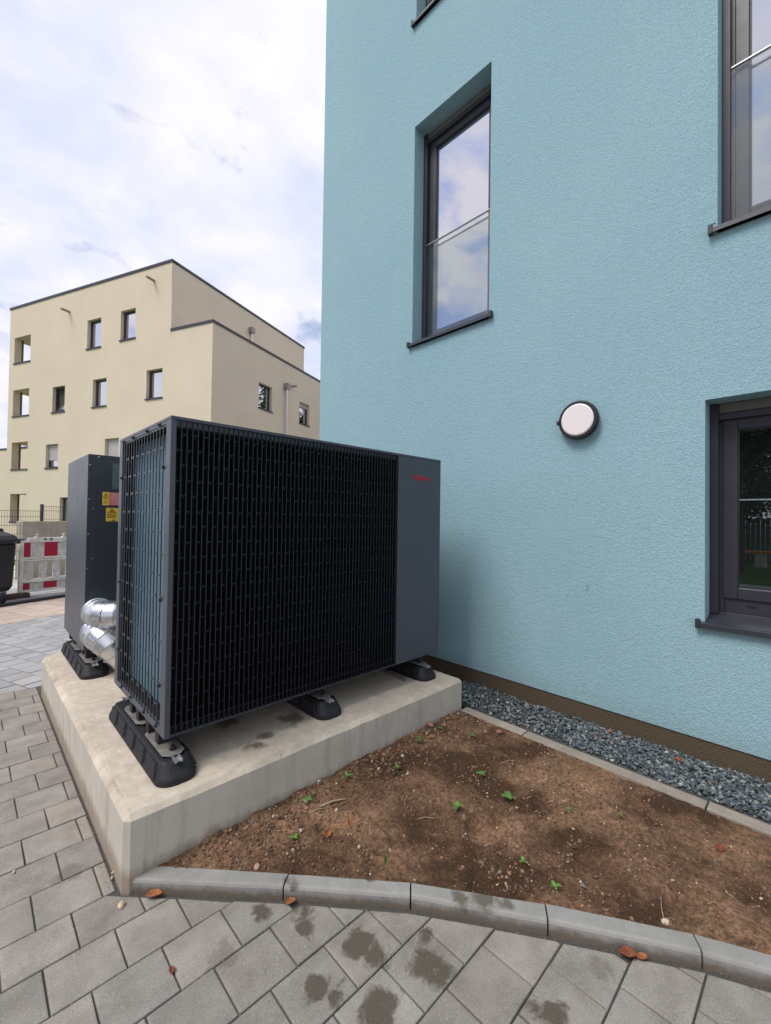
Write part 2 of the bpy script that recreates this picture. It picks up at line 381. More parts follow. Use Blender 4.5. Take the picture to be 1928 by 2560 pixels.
def m_kerb():
    m = NM('kerb_concrete'); p = m.pos(); n = m.noise(9, 5, 0.6, p); f = m.noise(190, 3, 0.65, p)
    c = m.mix(m.mapr(n, 0.3, 0.7), (0.228, 0.220, 0.204), (0.305, 0.295, 0.276))
    c = m.mix(m.mapr(f, 0.58, 0.76, 0, 0.5), c, (0.42, 0.40, 0.37)); c = m.mix(m.mapr(f, 0.42, 0.26, 0, 0.5), c, (0.11, 0.105, 0.095))
    sp = m.N('ShaderNodeSeparateXYZ'); m.L(p, sp.inputs[0])
    grime = m.math('ADD', sp.outputs['Z'], m.math('MULTIPLY', m.math('SUBTRACT', m.noise(24, 5, 0.7, p), 0.5), 0.05))
    c = m.mix(m.mapr(grime, 0.012, 0.034, 0.75, 0.0), c, (0.105, 0.075, 0.048))
    best = None
    for (x, y, r) in ((1.40, 1.0, .03), (1.45, .93, .035), (1.50, .86, .03), (0.97, 1.50, .02), (1.20, 1.30, .02)):
        d = m.math('SUBTRACT', m.vmath('DISTANCE', p, (x, y, 0.05)), r); best = d if best is None else m.math('MINIMUM', best, d)
    w = m.mapr(m.math('ADD', best, m.math('MULTIPLY', m.math('SUBTRACT', m.noise(13, 5, 0.62, p, 0.5), 0.5), 0.17)), -0.014, 0.012, 0.85, 0.0)
    c = m.mix(w, c, (0.10, 0.085, 0.06))
    return m.bsdf(c, 0.85, 0, m.bump(m.math('ADD', m.math('MULTIPLY', n, 0.5), m.math('MULTIPLY', f, 0.5)), 0.4, 0.005), 0.3)
M['kerb'] = m_kerb()
M['edging'] = m_paver('edging_concrete', (0.235, 0.200, 0.165), (0.33, 0.29, 0.245))
M['bed'] = plain('joint_sand', (0.070, 0.066, 0.060), 0.95, 0, 0.4, 200, 0.4)

def m_soil():
    m = NM('dry_topsoil'); p = m.pos()
    n = m.noise(2.6, 6, 0.62, p, 0.3); f = m.noise(60, 5, 0.68, p); ff = m.noise(220, 3, 0.6, p)
    c = m.mix(m.mapr(n, 0.40, 0.62), (0.085, 0.046, 0.027), (0.385, 0.225, 0.135))
    c = m.mix(m.mapr(f, 0.36, 0.60, 0.72, 0.0), c, (0.052, 0.029, 0.017))
    c = m.mix(m.mapr(ff, 0.60, 0.74, 0, 0.6), c, (0.36, 0.235, 0.15))
    sp = m.mapr(m.voro(75, p), 0.08, 0.16, 1, 0); k = m.mapr(m.noise(40, 2, 0.5, p), 0.56, 0.62)
    c = m.mix(m.math('MULTIPLY', m.math('MULTIPLY', sp, k), 0.8), c, (0.46, 0.37, 0.26))
    h = m.math('ADD', m.math('MULTIPLY', f, 1.0), m.math('MULTIPLY', ff, 0.35))
    return m.bsdf(c, 0.95, 0, m.bump(h, 0.9, 0.02), 0.15)
M['soil'] = m_soil()
def m_island(name, stops, rough=0.85, scale=60):
    m = NM(name); r = m.N('ShaderNodeValToRGB'); m.L(m.rand(True), r.inputs[0]); e = r.color_ramp.elements
    r.color_ramp.interpolation = 'CONSTANT'
    while len(e) < len(stops): e.new(0.5)
    for i, (q, c) in enumerate(stops): e[i].position = q; e[i].color = (*c, 1)
    n = m.noise(scale, 4, 0.6)
    vm = m.N('ShaderNodeVectorMath', operation='SCALE'); m.L(r.outputs[0], vm.inputs[0]); m.L(m.mapr(n, 0.3, 0.7, 0.72, 1.22), vm.inputs['Scale'])
    return m.bsdf(vm.outputs[0], rough, 0, m.bump(n, 0.3, 0.004), 0.3)
M['gravel'] = m_island('crushed_basalt', [(0, (0.060, 0.072, 0.080)), (0.28, (0.095, 0.115, 0.122)), (0.5, (0.15, 0.175, 0.178)), (0.66, (0.078, 0.090, 0.108)), (0.82, (0.21, 0.24, 0.235)), (0.965, (0.38, 0.37, 0.33)), (0.989, (0.33, 0.19, 0.13))])
M['clod'] = m_island('soil_clods', [(0, (0.10, 0.056, 0.033)), (0.3, (0.17, 0.097, 0.057)), (0.6, (0.24, 0.145, 0.09)), (0.84, (0.20, 0.16, 0.125)), (0.93, (0.48, 0.41, 0.31)), (0.97, (0.36, 0.17, 0.10))])
M['clod_grey'] = m_island('joint_grit', [(0, (0.05, 0.05, 0.045)), (0.5, (0.09, 0.085, 0.07)), (0.8, (0.16, 0.15, 0.13)), (0.95, (0.40, 0.35, 0.27))])
def m_grass():
    m = NM('lawn_green'); n = m.noise(6, 6, 0.7)
    return m.bsdf(m.mix(m.mapr(n, 0.3, 0.7), (0.045, 0.105, 0.018), (0.09, 0.17, 0.03)), 0.9, 0, m.bump(m.noise(70, 4, 0.7), 0.8, 0.03), 0.2)
M['grass'] = m_grass()
M['leaf'] = m_island('tree_foliage', [(0, (0.022, 0.055, 0.012)), (0.35, (0.035, 0.08, 0.016)), (0.7, (0.055, 0.11, 0.022)), (0.9, (0.02, 0.045, 0.014))], 0.6, 4)
M['bark'] = plain('bark', (0.085, 0.065, 0.05), 0.9, 0, 0.4, 18, 0.8)

def m_seed():
    m = NM('seedling_green'); r = m.rand(False)
    c = m.mix(r, (0.055, 0.16, 0.025), (0.15, 0.28, 0.04)); n = m.noise(150, 3)
    return m.bsdf(m.mix(m.mapr(n, 0.3, 0.7), m.mix(1.0, c, (0.7, 0.7, 0.7), 'MULTIPLY'), c), 0.5)
M['seedling'] = m_seed()
M['dryleaf'] = plain('dead_leaf_brown', (0.30, 0.105, 0.03), 0.7, 0, 0.4, 90, 0.3)
M['dryleaf2'] = plain('dead_leaf_rust', (0.19, 0.05, 0.02), 0.7, 0, 0.4, 90, 0.3)
M['stick'] = plain('dry_twig', (0.32, 0.24, 0.165), 0.8, 0, 0.3, 60)
M['stone_pale'] = plain('pale_pebble', (0.52, 0.40, 0.28), 0.8, 0, 0.25, 60, 0.4)
M['stone_pink'] = plain('pinkish_pebble', (0.40, 0.24, 0.17), 0.8, 0, 0.25, 60, 0.4)
M['stone_brown'] = plain('reddish_soil_lump', (0.27, 0.14, 0.09), 0.9, 0, 0.3, 50, 0.5)
M['wood'] = plain('weathered_timber', (0.085, 0.055, 0.035), 0.85, 0, 0.4, 20, 0.4)
M['fencewood'] = plain('grey_fence_board', (0.11, 0.125, 0.13), 0.85, 0, 0.25, 12, 0.3)
M['orange'] = plain('orange_bench_wood', (0.62, 0.22, 0.06), 0.6)
M['binplastic'] = plain('black_bin_plastic', (0.014, 0.014, 0.017), 0.42, 0, 0.1, 20)
M['wire'] = plain('anthracite_wire', (0.05, 0.05, 0.055), 0.5)
M['barwhite'] = plain('scuffed_white_plastic', (0.72, 0.69, 0.63), 0.55, 0, 0.22, 9)
M['barred'] = plain('reflective_red_sheet', (0.40, 0.008, 0.035), 0.4, 0, 0.12, 20)
M['bargrey'] = plain('dirty_white_sheet', (0.60, 0.575, 0.52), 0.55, 0, 0.25, 12)
M['palestone'] = plain('pale_path_concrete', (0.50, 0.47, 0.43), 0.9, 0, 0.1, 3)
M['slat'] = plain('grey_blind_slat', (0.46, 0.43, 0.44), 0.5, 0, 0.05)
M['dim_room'] = plain('window_dim_room', (0.05, 0.05, 0.04), 0.8)  # dark sheet behind the tilted sash, room shade put into its colour
def m_opal():
    m = NM('opal_diffuser'); return m.bsdf((0.82, 0.74, 0.74), 0.35, 0, None, 0.5)
M['opal'] = m_opal()
M['ground'] = plain('far_ground', (0.20, 0.19, 0.17), 0.95, 0, 0.2, 0.6)

# =================================================================== SETTING: ground, paving, kerbs
def poly_area(p): return 0.5 * sum(p[i][0]*p[(i+1) % len(p)][1] - p[(i+1) % len(p)][0]*p[i][1] for i in range(len(p)))
def clip(poly, a, b, c):
    """keep a*x+b*y<=c"""
    out = []
    for i in range(len(poly)):
        P, Q = poly[i], poly[(i+1) % len(poly)]
        dp = a*P[0]+b*P[1]-c; dq = a*Q[0]+b*Q[1]-c
        if dp <= 0: out.append(P)
        if (dp < 0 < dq) or (dq < 0 < dp):
            t = dp/(dp-dq); out.append((P[0]+t*(Q[0]-P[0]), P[1]+t*(Q[1]-P[1])))
    return out
def inset(poly, d):
    res = list(poly)
    for i in range(len(poly)):
        P, Q = poly[i], poly[(i+1) % len(poly)]
        ex, ey = Q[0]-P[0], Q[1]-P[1]; l = math.hypot(ex, ey)
        if l < 1e-5: continue
        nx, ny = ey/l, -ex/l
        res = clip(res, nx, ny, nx*P[0]+ny*P[1]-d)
        if len(res) < 3: return []
    cl = []
    for p in res:
        if not cl or math.hypot(p[0]-cl[-1][0], p[1]-cl[-1][1]) > 1e-4: cl.append(p)
    if len(cl) > 1 and math.hypot(cl[0][0]-cl[-1][0], cl[0][1]-cl[-1][1]) < 1e-4: cl.pop()
    return cl if len(cl) >= 3 else []
def stone_mesh(mb, poly, zt, zb, bev=0.005, m=0, ox=0, oy=0, tilt=(0, 0)):
    a = inset(poly, bev)
    if not a: return False
    if len(a) != len(poly):            # fall back: shrink about the centroid
        cx = sum(p[0] for p in poly)/len(poly); cy = sum(p[1] for p in poly)/len(poly)
        a = [(cx+(p[0]-cx)*0.88, cy+(p[1]-cy)*0.88) for p in poly]
    zz = lambda p, z: z + tilt[0]*(p[0]-ox) + tilt[1]*(p[1]-oy)
    mid = [((p[0]*0.3+q[0]*0.7), (p[1]*0.3+q[1]*0.7)) for p, q in zip(a, poly)]
    mb.loft([[(p[0], p[1], zb) for p in poly], [(p[0], p[1], zz(p, zt-bev*0.9)) for p in poly],
             [(p[0], p[1], zz(p, zt-bev*0.22)) for p in mid], [(p[0], p[1], zz(p, zt)) for p in a]], m, False, True)
    return True

tag(MB().box((-420, -420, -0.6), (420, 420, -0.075)).build('ground', M['ground']), kind='structure')

# kerb line of the front bed (back and front points of every joint)
KB = [(0.600, 1.955), (0.977, 1.546), (1.311, 1.175), (1.615, 0.758), (1.885, 0.340), (2.115, -0.10), (2.30, -0.55), (2.42, -1.02)]
KF = [(0.505, 1.948), (0.928, 1.508), (1.266, 1.134), (1.555, 0.718), (1.826, 0.302), (2.055, -0.125), (2.24, -0.575), (2.36, -1.04)]
def kerb_halfplanes(off):
    hp = []
    for P, Q in zip(KF, KF[1:]):
        ex, ey = Q[0]-P[0], Q[1]-P[1]; l = math.hypot(ex, ey); nx, ny = -ey/l, ex/l   # left normal points to the bed
        if nx < 0: nx, ny = -nx, -ny
        hp.append((nx, ny, nx*P[0]+ny*P[1]-off))
    return hp
HP = kerb_halfplanes(0.018)
def clip_near(poly):
    cy = sum(p[1] for p in poly)/len(poly)
    if cy > 1.99: return clip(poly, 1, 0, 0.460)
    for h in HP:
        poly = clip(poly, *h)
        if len(poly) < 3: return []
    return poly

VA = math.radians(21.5)
va = Vector((math.cos(VA), math.sin(VA))); ua = Vector((-math.sin(VA), math.cos(VA)))
PINK0 = Vector((0.344, 7.82))          # the joint line where the salmon paving starts
STRIP0 = Vector((0.405, 9.36))
def v_of(p): return (p[0]*va.x+p[1]*va.y, p[0]*ua.x+p[1]*ua.y)
def w_of(s, t): return (s*va.x+t*ua.x, s*va.y+t*ua.y)
U_PINK = PINK0.dot(ua); U_STRIP = STRIP0.dot(ua)

pavement = tag(MB().box((-2.6, -2.4, -0.07), (5.0, 14.2, -0.009)).build('pavement', M['bed']), kind='structure')
square_cache = {}
class Field:
    def __init__(s, name, mat, mat_i, parent, budget):
        s.name, s.mat, s.mat_i, s.parent, s.budget = name, mat, mat_i, parent, budget; s.items = []
    def add(s, poly, full, rot=0.0):
        if len(poly) >= 3 and abs(poly_area(poly)) > 0.0011:
            if poly_area(poly) < 0: poly = poly[::-1]
            s.items.append((poly, full, rot))
    def emit(s):
        vis = []; rest = []
        for it in s.items:
            cx = sum(p[0] for p in it[0])/len(it[0]); cy = sum(p[1] for p in it[0])/len(it[0])
            hid = (0.62 < cx < 2.7 and 2.05 < cy < 4.6)
            q = proj((cx, cy, 0))
            seen = any(in_view((p[0], p[1], 0), 0.0) for p in it[0]) and not hid
            (vis if seen else rest).append((q[2] if q else 99, it))
        vis.sort(key=lambda a: a[0])
        rest += vis[s.budget:]; vis = vis[:s.budget]
        for _, (poly, full, rot) in vis:
            cx = sum(p[0] for p in poly)/len(poly); cy = sum(p[1] for p in poly)/len(poly)
            key = (id(s), round(rot, 3)) if full else None
            if key and key in square_cache: me = square_cache[key]
            else:
                mb = MB(); stone_mesh(mb, [(x-cx, y-cy) for x, y in poly], 0, -0.05)
                me = mb.mesh(s.name, s.mat)
                if key: square_cache[key] = me
            o = link(s.name, me, s.parent, (cx, cy, random.uniform(-0.0018, 0.0018)))
            o.rotation_euler = (random.gauss(0, 0.005), random.gauss(0, 0.005), random.gauss(0, 0.006))
        mb = MB()
        for _, (poly, full, rot) in rest:
            cx = sum(p[0] for p in poly)/len(poly); cy = sum(p[1] for p in poly)/len(poly)
            stone_mesh(mb, poly, random.uniform(-0.002, 0.0015), -0.05, ox=cx, oy=cy, tilt=(random.gauss(0, .004), random.gauss(0, .004)))
        o = mb.build(s.name + '_field', s.mat_i, s.parent, recalc=False); tag(o, kind='stuff')

near = Field('paver', M['paver'], M['paver_i'], pavement, 290)
mid = Field('paver', M['paver2'], M['paver2_i'], pavement, 0)
PX, PY = 0.2073, 0.1955
GAP = 0.0026
ROWS = [4.83, 4.62, 4.42, 4.215, 4.014, 3.820, 3.618, 3.418, 3.218, 3.016, 2.808, 2.608, 2.410, 2.206, 2.005, 1.820, 1.633, 1.440, 1.249, 1.056, 0.864, 0.669, 0.478, 0.288]
while ROWS[-1] > -2.3: ROWS.append(ROWS[-1] - PY)
for k in range(len(ROWS) - 1):
    y1, y0 = ROWS[k], ROWS[k+1]
    # rows 2.005-2.206 carry joints at 0.211 + n*PX, the next ones are shifted by half a stone
    off = 0.2105 if (k - 13) % 2 == 0 else 0.2105 + PX/2
    n0 = int((-2.5 - off)/PX) - 1
    for n in range(n0, n0 + 26):
        x0 = off + n*PX; x1 = x0 + PX
        if x0 < -2.5 or x0 > 2.4: continue
        sq = [(x0+GAP, y0+GAP), (x1-GAP, y0+GAP), (x1-GAP, y1-GAP), (x0+GAP, y1-GAP)]
        cl = clip_near(sq)
        full = len(cl) == 4 and abs(abs(poly_area(cl)) - abs(poly_area(sq))) < 1e-6
        near.add(cl if not full else sq, full and abs((y1-y0) - PY) < 0.0006)
def slanted(field, u0, u1, s0, s1, size, start, ymin=None, gap=0.005):
    ns = int((s1-s0)/size)+1; nt = int((u1-u0)/size)+3
    for i in range(ns):
        a = s0 + i*size
        for j in range(nt):
            b = u0 - size + j*size + (size/2 if i % 2 else 0.0)
            lo, hi = max(b, u0), min(b+size, u1)
            if hi - lo < 0.03: continue
            sq = [w_of(a+gap, lo+gap), w_of(a+size-gap, lo+gap), w_of(a+size-gap, hi-gap), w_of(a+gap, hi-gap)]
            full = abs(hi-lo-size) < 1e-6
            if ymin is not None:
                c2 = clip(sq, 0, -1, -ymin)
                if len(c2) < 3: continue
                if abs(abs(poly_area(c2))-abs(poly_area(sq))) > 1e-6: full = False
                sq = c2
            if any(0.55 < x < 2.7 and 1.99 < y < 4.5 for x, y in sq): continue
            field.add(sq, full, VA)
s_ref, t_ref = v_of((0.34, 5.029))
slanted(mid, t_ref - 0.2*9, U_PINK, s_ref - 0.2*17, s_ref + 0.2*14, 0.2, 0, 4.838)
mid.budget = 85
near.budget = 175
near.emit(); mid.emit()
# salmon paving between the grey field and the rubber strip, then again behind it
pinkf = Field('paver', M['pink'], M['pink_i'], pavement, 25)
slanted(pinkf, U_PINK + 0.004, U_STRIP + 0.0, s_ref - 0.3*12, s_ref + 0.3*12, 0.3, 0, None, 0.006)
pinkf.emit()
backf = Field('paver', M['paver2'], M['paver2_i'], pavement, 10)
slanted(backf, U_STRIP + 0.07, U_STRIP + 1.9, s_ref - 0.3*12, s_ref + 0.3*14, 0.3, 0, None, 0.006)
backf.emit()

# pale path, lawns behind the bin and barrier
def sheet(name, pts, z, mat, kind='structure'):
    mb = MB(); mb.prism(pts, z - 0.05, z); return tag(mb.build(name, mat), kind=kind)
def band(u0, u1, s0=-14, s1=26): return [w_of(s0, u0), w_of(s1, u0), w_of(s1, u1), w_of(s0, u1)]
sheet('footpath', band(U_STRIP + 1.91, U_STRIP + 6.6), -0.004, M['palestone'])
sheet('lawn_strip', band(U_STRIP + 6.6, U_STRIP + 8.2), 0.03, M['grass'])
sheet('footpath', band(U_STRIP + 8.2, U_STRIP + 10.3), 0.0, M['palestone'])
sheet('lawn', band(U_STRIP + 10.3, U_STRIP + 34, -40, 40), 0.04, M['grass'])
# behind the photographer: paving, then the lawn that the ground floor window mirrors
mpv = NM('paving_behind'); br = mpv.N('ShaderNodeTexBrick'); br.inputs['Scale'].default_value = 5.0
br.inputs['Mortar Size'].default_value = 0.015; br.inputs['Color1'].default_value = (0.30, 0.29, 0.275, 1); br.inputs['Color2'].default_value = (0.34, 0.325, 0.31, 1)
br.inputs['Mortar'].default_value = (0.06, 0.06, 0.055, 1); br.inputs['Row Height'].default_value = 1.0; br.inputs['Brick Width'].default_value = 1.0
mpv.L(mpv.pos(), br.inputs['Vector']); mpv.bsdf(br.outputs['Color'], 0.9)
sheet('plaza', [(-7.4, -14), (-2.61, -14), (-2.61, 9), (-7.4, 9)], -0.002, mpv.mat)
sheet('plaza', [(-2.60, -14), (3.19, -14), (3.19, -2.42), (-2.60, -2.42)], -0.006, mpv.mat)
sheet('lawn', [(-60, -50), (-7.41, -50), (-7.41, 40), (-60, 40)], 0.03, M['grass'])

# kerb of the front bed
kerb = tag(MB().loft([[(KF[i][0], KF[i][1], -0.06) for i in range(len(KF))] + [(KB[i][0]+.02, KB[i][1]+.02, -0.06) for i in reversed(range(len(KB)))],
                      [(KF[i][0], KF[i][1], -0.012) for i in range(len(KF))] + [(KB[i][0]+.02, KB[i][1]+.02, -0.012) for i in reversed(range(len(KB)))]]).build('kerb', M['bed']), kind='structure')
for i in range(len(KB) - 1):
    P, Q, A, B = Vector(KF[i]), Vector(KF[i+1]), Vector(KB[i]), Vector(KB[i+1])
    d = (Q-P).normalized()*0.003
    P2, Q2, A2, B2 = P+d, Q-d, A+d, B-d
    if i == 0: P2, A2 = P, A
    nrm = (A2-P2).normalized(); nrm2 = (B2-Q2).normalized()
    zt = 0.050 + random.uniform(-.002, .002)
    prof = [(0, -0.05), (0, zt-0.013), (0.004, zt-0.005), (0.012, zt)]
    n = 7; mb = MB(); rings = []
    for k in range(n):
        t = k/(n-1); f0 = P2.lerp(Q2, t); b0 = A2.lerp(B2, t); w = (b0-f0).length; nn = (b0-f0).normalized()
        j = random.uniform(-0.001, 0.001)
        ring = [(f0.x+nn.x*a, f0.y+nn.y*a, z+j) for a, z in prof] + [(b0.x-nn.x*.004, b0.y-nn.y*.004, zt+j), (b0.x, b0.y, zt-.004), (b0.x, b0.y, -0.05)]
        rings.append(ring)
    mb.loft(rings)
    mb.build('kerb_stone', M['kerb'], kerb)
# low edging between soil and gravel
edge = tag(MB().box((2.695, -1.6, -0.07), (2.80, 1.946, 0.0)).build('gravel_edging', M['bed']), kind='structure')
for y0, y1 in ((1.443, 1.944), (0.439, 1.437), (-0.560, 0.433), (-1.56, -0.566)):
    MB().box((2.705, y0, -0.05), (2.788, y1, 0.074 + random.uniform(-.002, .002))).build('edging_stone', M['edging'], edge, bevel=0.006)

# soil bed
def kerb_signed(x, y):
    best = 1e9
    for P, Q in zip(KB, KB[1:]):
        ex, ey = Q[0]-P[0], Q[1]-P[1]; l2 = ex*ex+ey*ey
        t = max(0, min(1, ((x-P[0])*ex+(y-P[1])*ey)/l2)); dx, dy = x-P[0]-t*ex, y-P[1]-t*ey
        d = math.hypot(dx, dy); side = (ex*dy-ey*dx)
        if d < abs(best): best = d if side > 0 else -d
    return best
PITS = ((1.782,1.127,.11,.028),(2.134,1.0,.09,.022),(1.518,.968,.10,.022),(1.938,.684,.12,.018),(2.0,.386,.09,.018),(1.053,1.767,.09,.015),(2.45,1.25,.1,.012),(1.75,1.55,.13,.012),(2.5,.75,.11,.014),(1.33,1.45,.08,.015),(1.28,1.62,.09,.02))
def soil_z(x, y):
    d = max(0.0, kerb_signed(x, y)); z = 0.036 + 0.026*min(1, d/0.7)
    n = noise.fractal(Vector((x*3.1, y*3.1, 0.3)), 1.0, 2.0, 4)
    z += 0.012*n*min(1, d/0.08+.25)
    z += 0.0085*noise.fractal(Vector((x*22, y*22, 4.1)), 0.7, 2.1, 4) + 0.006*max(0, noise.noise(Vector((x*47, y*47, 2.2))) - .1)
    for px_, py_, r, dp in PITS:
        q = math.hypot(x-px_, (y-py_)*1.2)/r + 0.35*noise.noise(Vector((x*14, y*14, 9)))
        if q < 1.6: z += -dp*math.exp(-(q*1.25)**4) + dp*0.55*math.exp(-((q-1.12)/0.2)**2)
    z += 0.03*max(0, 1-(1.95-y)/0.25)*(0.6+0.6*noise.noise(Vector((x*9, 2, 5))))*(1 if x < 1.7 else 0.7) if y > 1.7 else 0
    return max(0.012, z)
NX, NY = 210, 230
mb = MB(); idx = {}
X0, X1, Y0, Y1 = 0.56, 2.707, -0.55, 1.953
for j in range(NY+1):
    y = Y0 + (Y1-Y0)*j/NY
    # the row starts at the back edge of the kerb
    xs = None
    for P, Q in zip(KB, KB[1:]):
        if Q[1] <= y <= P[1]: xs = P[0] + (Q[0]-P[0])*(P[1]-y)/(P[1]-Q[1])
    if xs is None: xs = KB[0][0]
    for i in range(NX+1):
        x = xs - 0.01 + (X1 - xs + 0.01)*i/NX
        idx[i, j] = mb.vert((x, y, soil_z(x, y)))
for j in range(NY):
    for i in range(NX):
        mb.f.append([idx[i, j], idx[i+1, j], idx[i+1, j+1], idx[i, j+1]]); mb.m.append(0)
soil = tag(mb.build('soil', M['soil'], smooth=True, recalc=False), kind='structure')
# ico stone scatter
ICO_V = []; ICO_F = [(0,11,5),(0,5,1),(0,1,7),(0,7,10),(0,10,11),(1,5,9),(5,11,4),(11,10,2),(10,7,6),(7,1,8),(3,9,4),(3,4,2),(3,2,6),(3,6,8),(3,8,9),(4,9,5),(2,4,11),(6,2,10),(8,6,7),(9,8,1)]
_g = (1+5**.5)/2
for a in ((-1,_g,0),(1,_g,0),(-1,-_g,0),(1,-_g,0),(0,-1,_g),(0,1,_g),(0,-1,-_g),(0,1,-_g),(_g,0,-1),(_g,0,1),(-_g,0,-1),(-_g,0,1)): ICO_V.append(Vector(a).normalized())
def rock(mb, c, r, sq=(1, .8, .6), jit=.22, rng=random):
    Rm = Matrix.Rotation(rng.uniform(0, 2*PI), 3, 'Z') @ Matrix.Rotation(rng.gauss(0, .45), 3, 'X') @ Matrix.Rotation(rng.gauss(0, .45), 3, 'Y')
    b = len(mb.v)
    for v in ICO_V:
        k = r*(1+rng.uniform(-jit, jit)); w = Rm @ Vector((v.x*sq[0]*k, v.y*sq[1]*k, v.z*sq[2]*k)); mb.v.append((c[0]+w.x, c[1]+w.y, c[2]+w.z))
    for f in ICO_F: mb.f.append([b+i for i in f]); mb.m.append(0)
rng = random.Random(3)
mb = MB(); n = 0
while n < 8500:
    x = rng.uniform(0.62, 2.69); y = rng.uniform(-0.4, 1.94)
    d = kerb_signed(x, y)
    if d < 0.012: continue
    near_wall = max(0, 1-(1.95-y)/0.35)
    pitd = min(math.hypot(x-a, y-b)/c for a, b, c, _ in PITS); near_pit = max(0, 1 - abs(pitd - 1.05)/.3)
    keep = 0.25 + .6*near_pit + 0.75*max(0, noise.noise(Vector((x*3.3, y*3.3, 7)))*1.6+.35) + near_wall*.8
    if rng.random() > keep: continue
    r = 0.0014 + 0.0062*rng.random()**3.2 + (0.010*rng.random()**2*near_wall)
    r += .007*near_pit*rng.random()**3
    if rng.random() < 0.009: r = rng.uniform(.008, .012)
    rock(mb, (x, y, soil_z(x, y)+r*.25), r, (1, rng.uniform(.65, 1), rng.uniform(.5, .8)), .25, rng); n += 1
tag(mb.build('soil_clods', M['clod'], recalc=False), kind='stuff')

# gravel strip along the wall
gb = tag(MB().box((2.789, -1.6, -0.07), (3.199, 3.2, 0.072)).build('gravel_bed', M['bed']), kind='structure')
mb = MB(); rng = random.Random(11)
for k in range(10000):
    x = rng.uniform(2.80, 3.185); y = rng.uniform(-1.2, 2.9) if k % 4 else rng.uniform(0.0, 1.2)
    r = rng.uniform(.0085, .0165); layer = rng.random()
    z = 0.076 + 0.026*layer - (0.008 if x < 2.82 else 0) + 0.006*noise.noise(Vector((x*6, y*6, 0)))
    r *= .8; rock(mb, (x, y, z), r, (1.15, rng.uniform(.6, .95), rng.uniform(.4, .7)), .26, rng)
tag(mb.build('gravel', M['gravel'], recalc=False), kind='stuff')

# straw and root fibres on the soil, grit in the paving joints
rng = random.Random(17); mb = MB()
for k in range(190):
    x = rng.uniform(0.7, 2.68); y = rng.uniform(-0.3, 1.92)
    if kerb_signed(x, y) < 0.03: continue
    a = rng.uniform(0, PI); l = rng.uniform(.008, .03); r = rng.uniform(.0005, .0011)
    p = [(x + math.cos(a + t*.5)*l*t, y + math.sin(a + t*.5)*l*t, soil_z(x + math.cos(a)*l*t, y + math.sin(a)*l*t) + .0015) for t in (-1, 0, 1)]
    mb.tube(p, r, 4)
tag(mb.build('soil_fibres', M['stick'], recalc=False), kind='stuff')
mb = MB(); n = 0
while n < 1500:
    if n % 3 == 0:
        k = rng.randrange(len(KF)-2); t = rng.random(); P, Q = KF[k], KF[k+1]; d = abs(rng.gauss(0, .016))
        x = P[0] + (Q[0]-P[0])*t - d*.72; y = P[1] + (Q[1]-P[1])*t - d*.7
    elif n % 3 == 1: x = 0.468 - abs(rng.gauss(0, .014)); y = rng.uniform(1.95, 4.5)
    else:
        r_ = rng.randrange(13, 22); y = ROWS[r_] + rng.gauss(0, .003); x = rng.uniform(0, 1.9)
        if not all(a*x+b*y <= c for a, b, c in HP) and y < 1.99: continue
        if y >= 1.99 and x > .46: continue
    r = rng.uniform(.0007, .0022); rock(mb, (x, y, r*.3 - (.004 if n % 3 == 2 else .002)), r, (1, .8, .7), .2, rng); n += 1
tag(mb.build('joint_grit', M['clod_grey'], recalc=False), kind='stuff')

# =================================================================== BUILDINGS
def wall_panel(mb, s0, s1, z0, z1, holes, m=0, mr=None):
    """outer face in the plane d=0 with openings (hs0,hs1,hz0,hz1,depth) and their reveals"""
    mr = m if mr is None else mr
    S = sorted({s0, s1, *[v for h in holes for v in h[:2] if s0 < v < s1]}); Z = sorted({z0, z1, *[v for h in holes for v in h[2:4] if z0 < v < z1]})
    for a, b in zip(S, S[1:]):
        for c, d in zip(Z, Z[1:]):
            cs, cz = (a+b)/2, (c+d)/2
            if any(h[0] < cs < h[1] and h[2] < cz < h[3] for h in holes): continue
            mb.face([(a, 0, c), (b, 0, c), (b, 0, d), (a, 0, d)], m)
    for h in holes:
        a, b, c, d, dp = h; a = max(a, s0); b = min(b, s1)
        mb.face([(a, 0, c), (a, 0, d), (a, -dp, d), (a, -dp, c)], mr); mb.face([(b, 0, c), (b, -dp, c), (b, -dp, d), (b, 0, d)], mr)
        mb.face([(a, 0, d), (b, 0, d), (b, -dp, d), (a, -dp, d)], mr); mb.face([(a, 0, c), (a, -dp, c), (b, -dp, c), (b, 0, c)], mr)
def ring(mb, s0, s1, z0, z1, w, d0, d1, m=0):
    mb.box((s0, d0, z0), (s0+w, d1, z1), m); mb.box((s1-w, d0, z0), (s1, d1, z1), m)
    mb.box((s0+w, d0, z0), (s1-w, d1, z0+w), m); mb.box((s0+w, d0, z1-w), (s1-w, d1, z1), m)

# ---- blue building
blue = thing('blue_building', 'turquoise rendered apartment house with dark window frames filling the right half', 'building', (3.2, 0, 0))
bT0 = frame((3.2, 0, 0), (0, 1, 0), (-1, 0, 0))
def loc(T, root): 
    inv = root.matrix_basis.inverted()
    return lambda p: inv @ T(p)
bT = loc(bT0, blue)
DEP = 0.145
BW = [(2.045, 2.944, 3.30, 5.53), (2.045, 2.944, 6.63, 8.86), (-0.44, 0.462, 3.30, 5.53), (-0.44, 0.462, 6.63, 8.86), (-0.74, 0.521, 0.955, 2.262), (-3.4, -2.5, 3.30, 5.53)]
mb = MB(bT); wall_panel(mb, -9.0, 4.53, 0.212, 13.0, [(w[0], w[1], w[2] - (0.055 if k == 4 else 0.03), w[3], DEP + 0.05) for k, w in enumerate(BW)])
mb.face([(4.53, 0, 0.212), (4.53, -11, 0.212), (4.53, -11, 13.0), (4.53, 0, 13.0)])
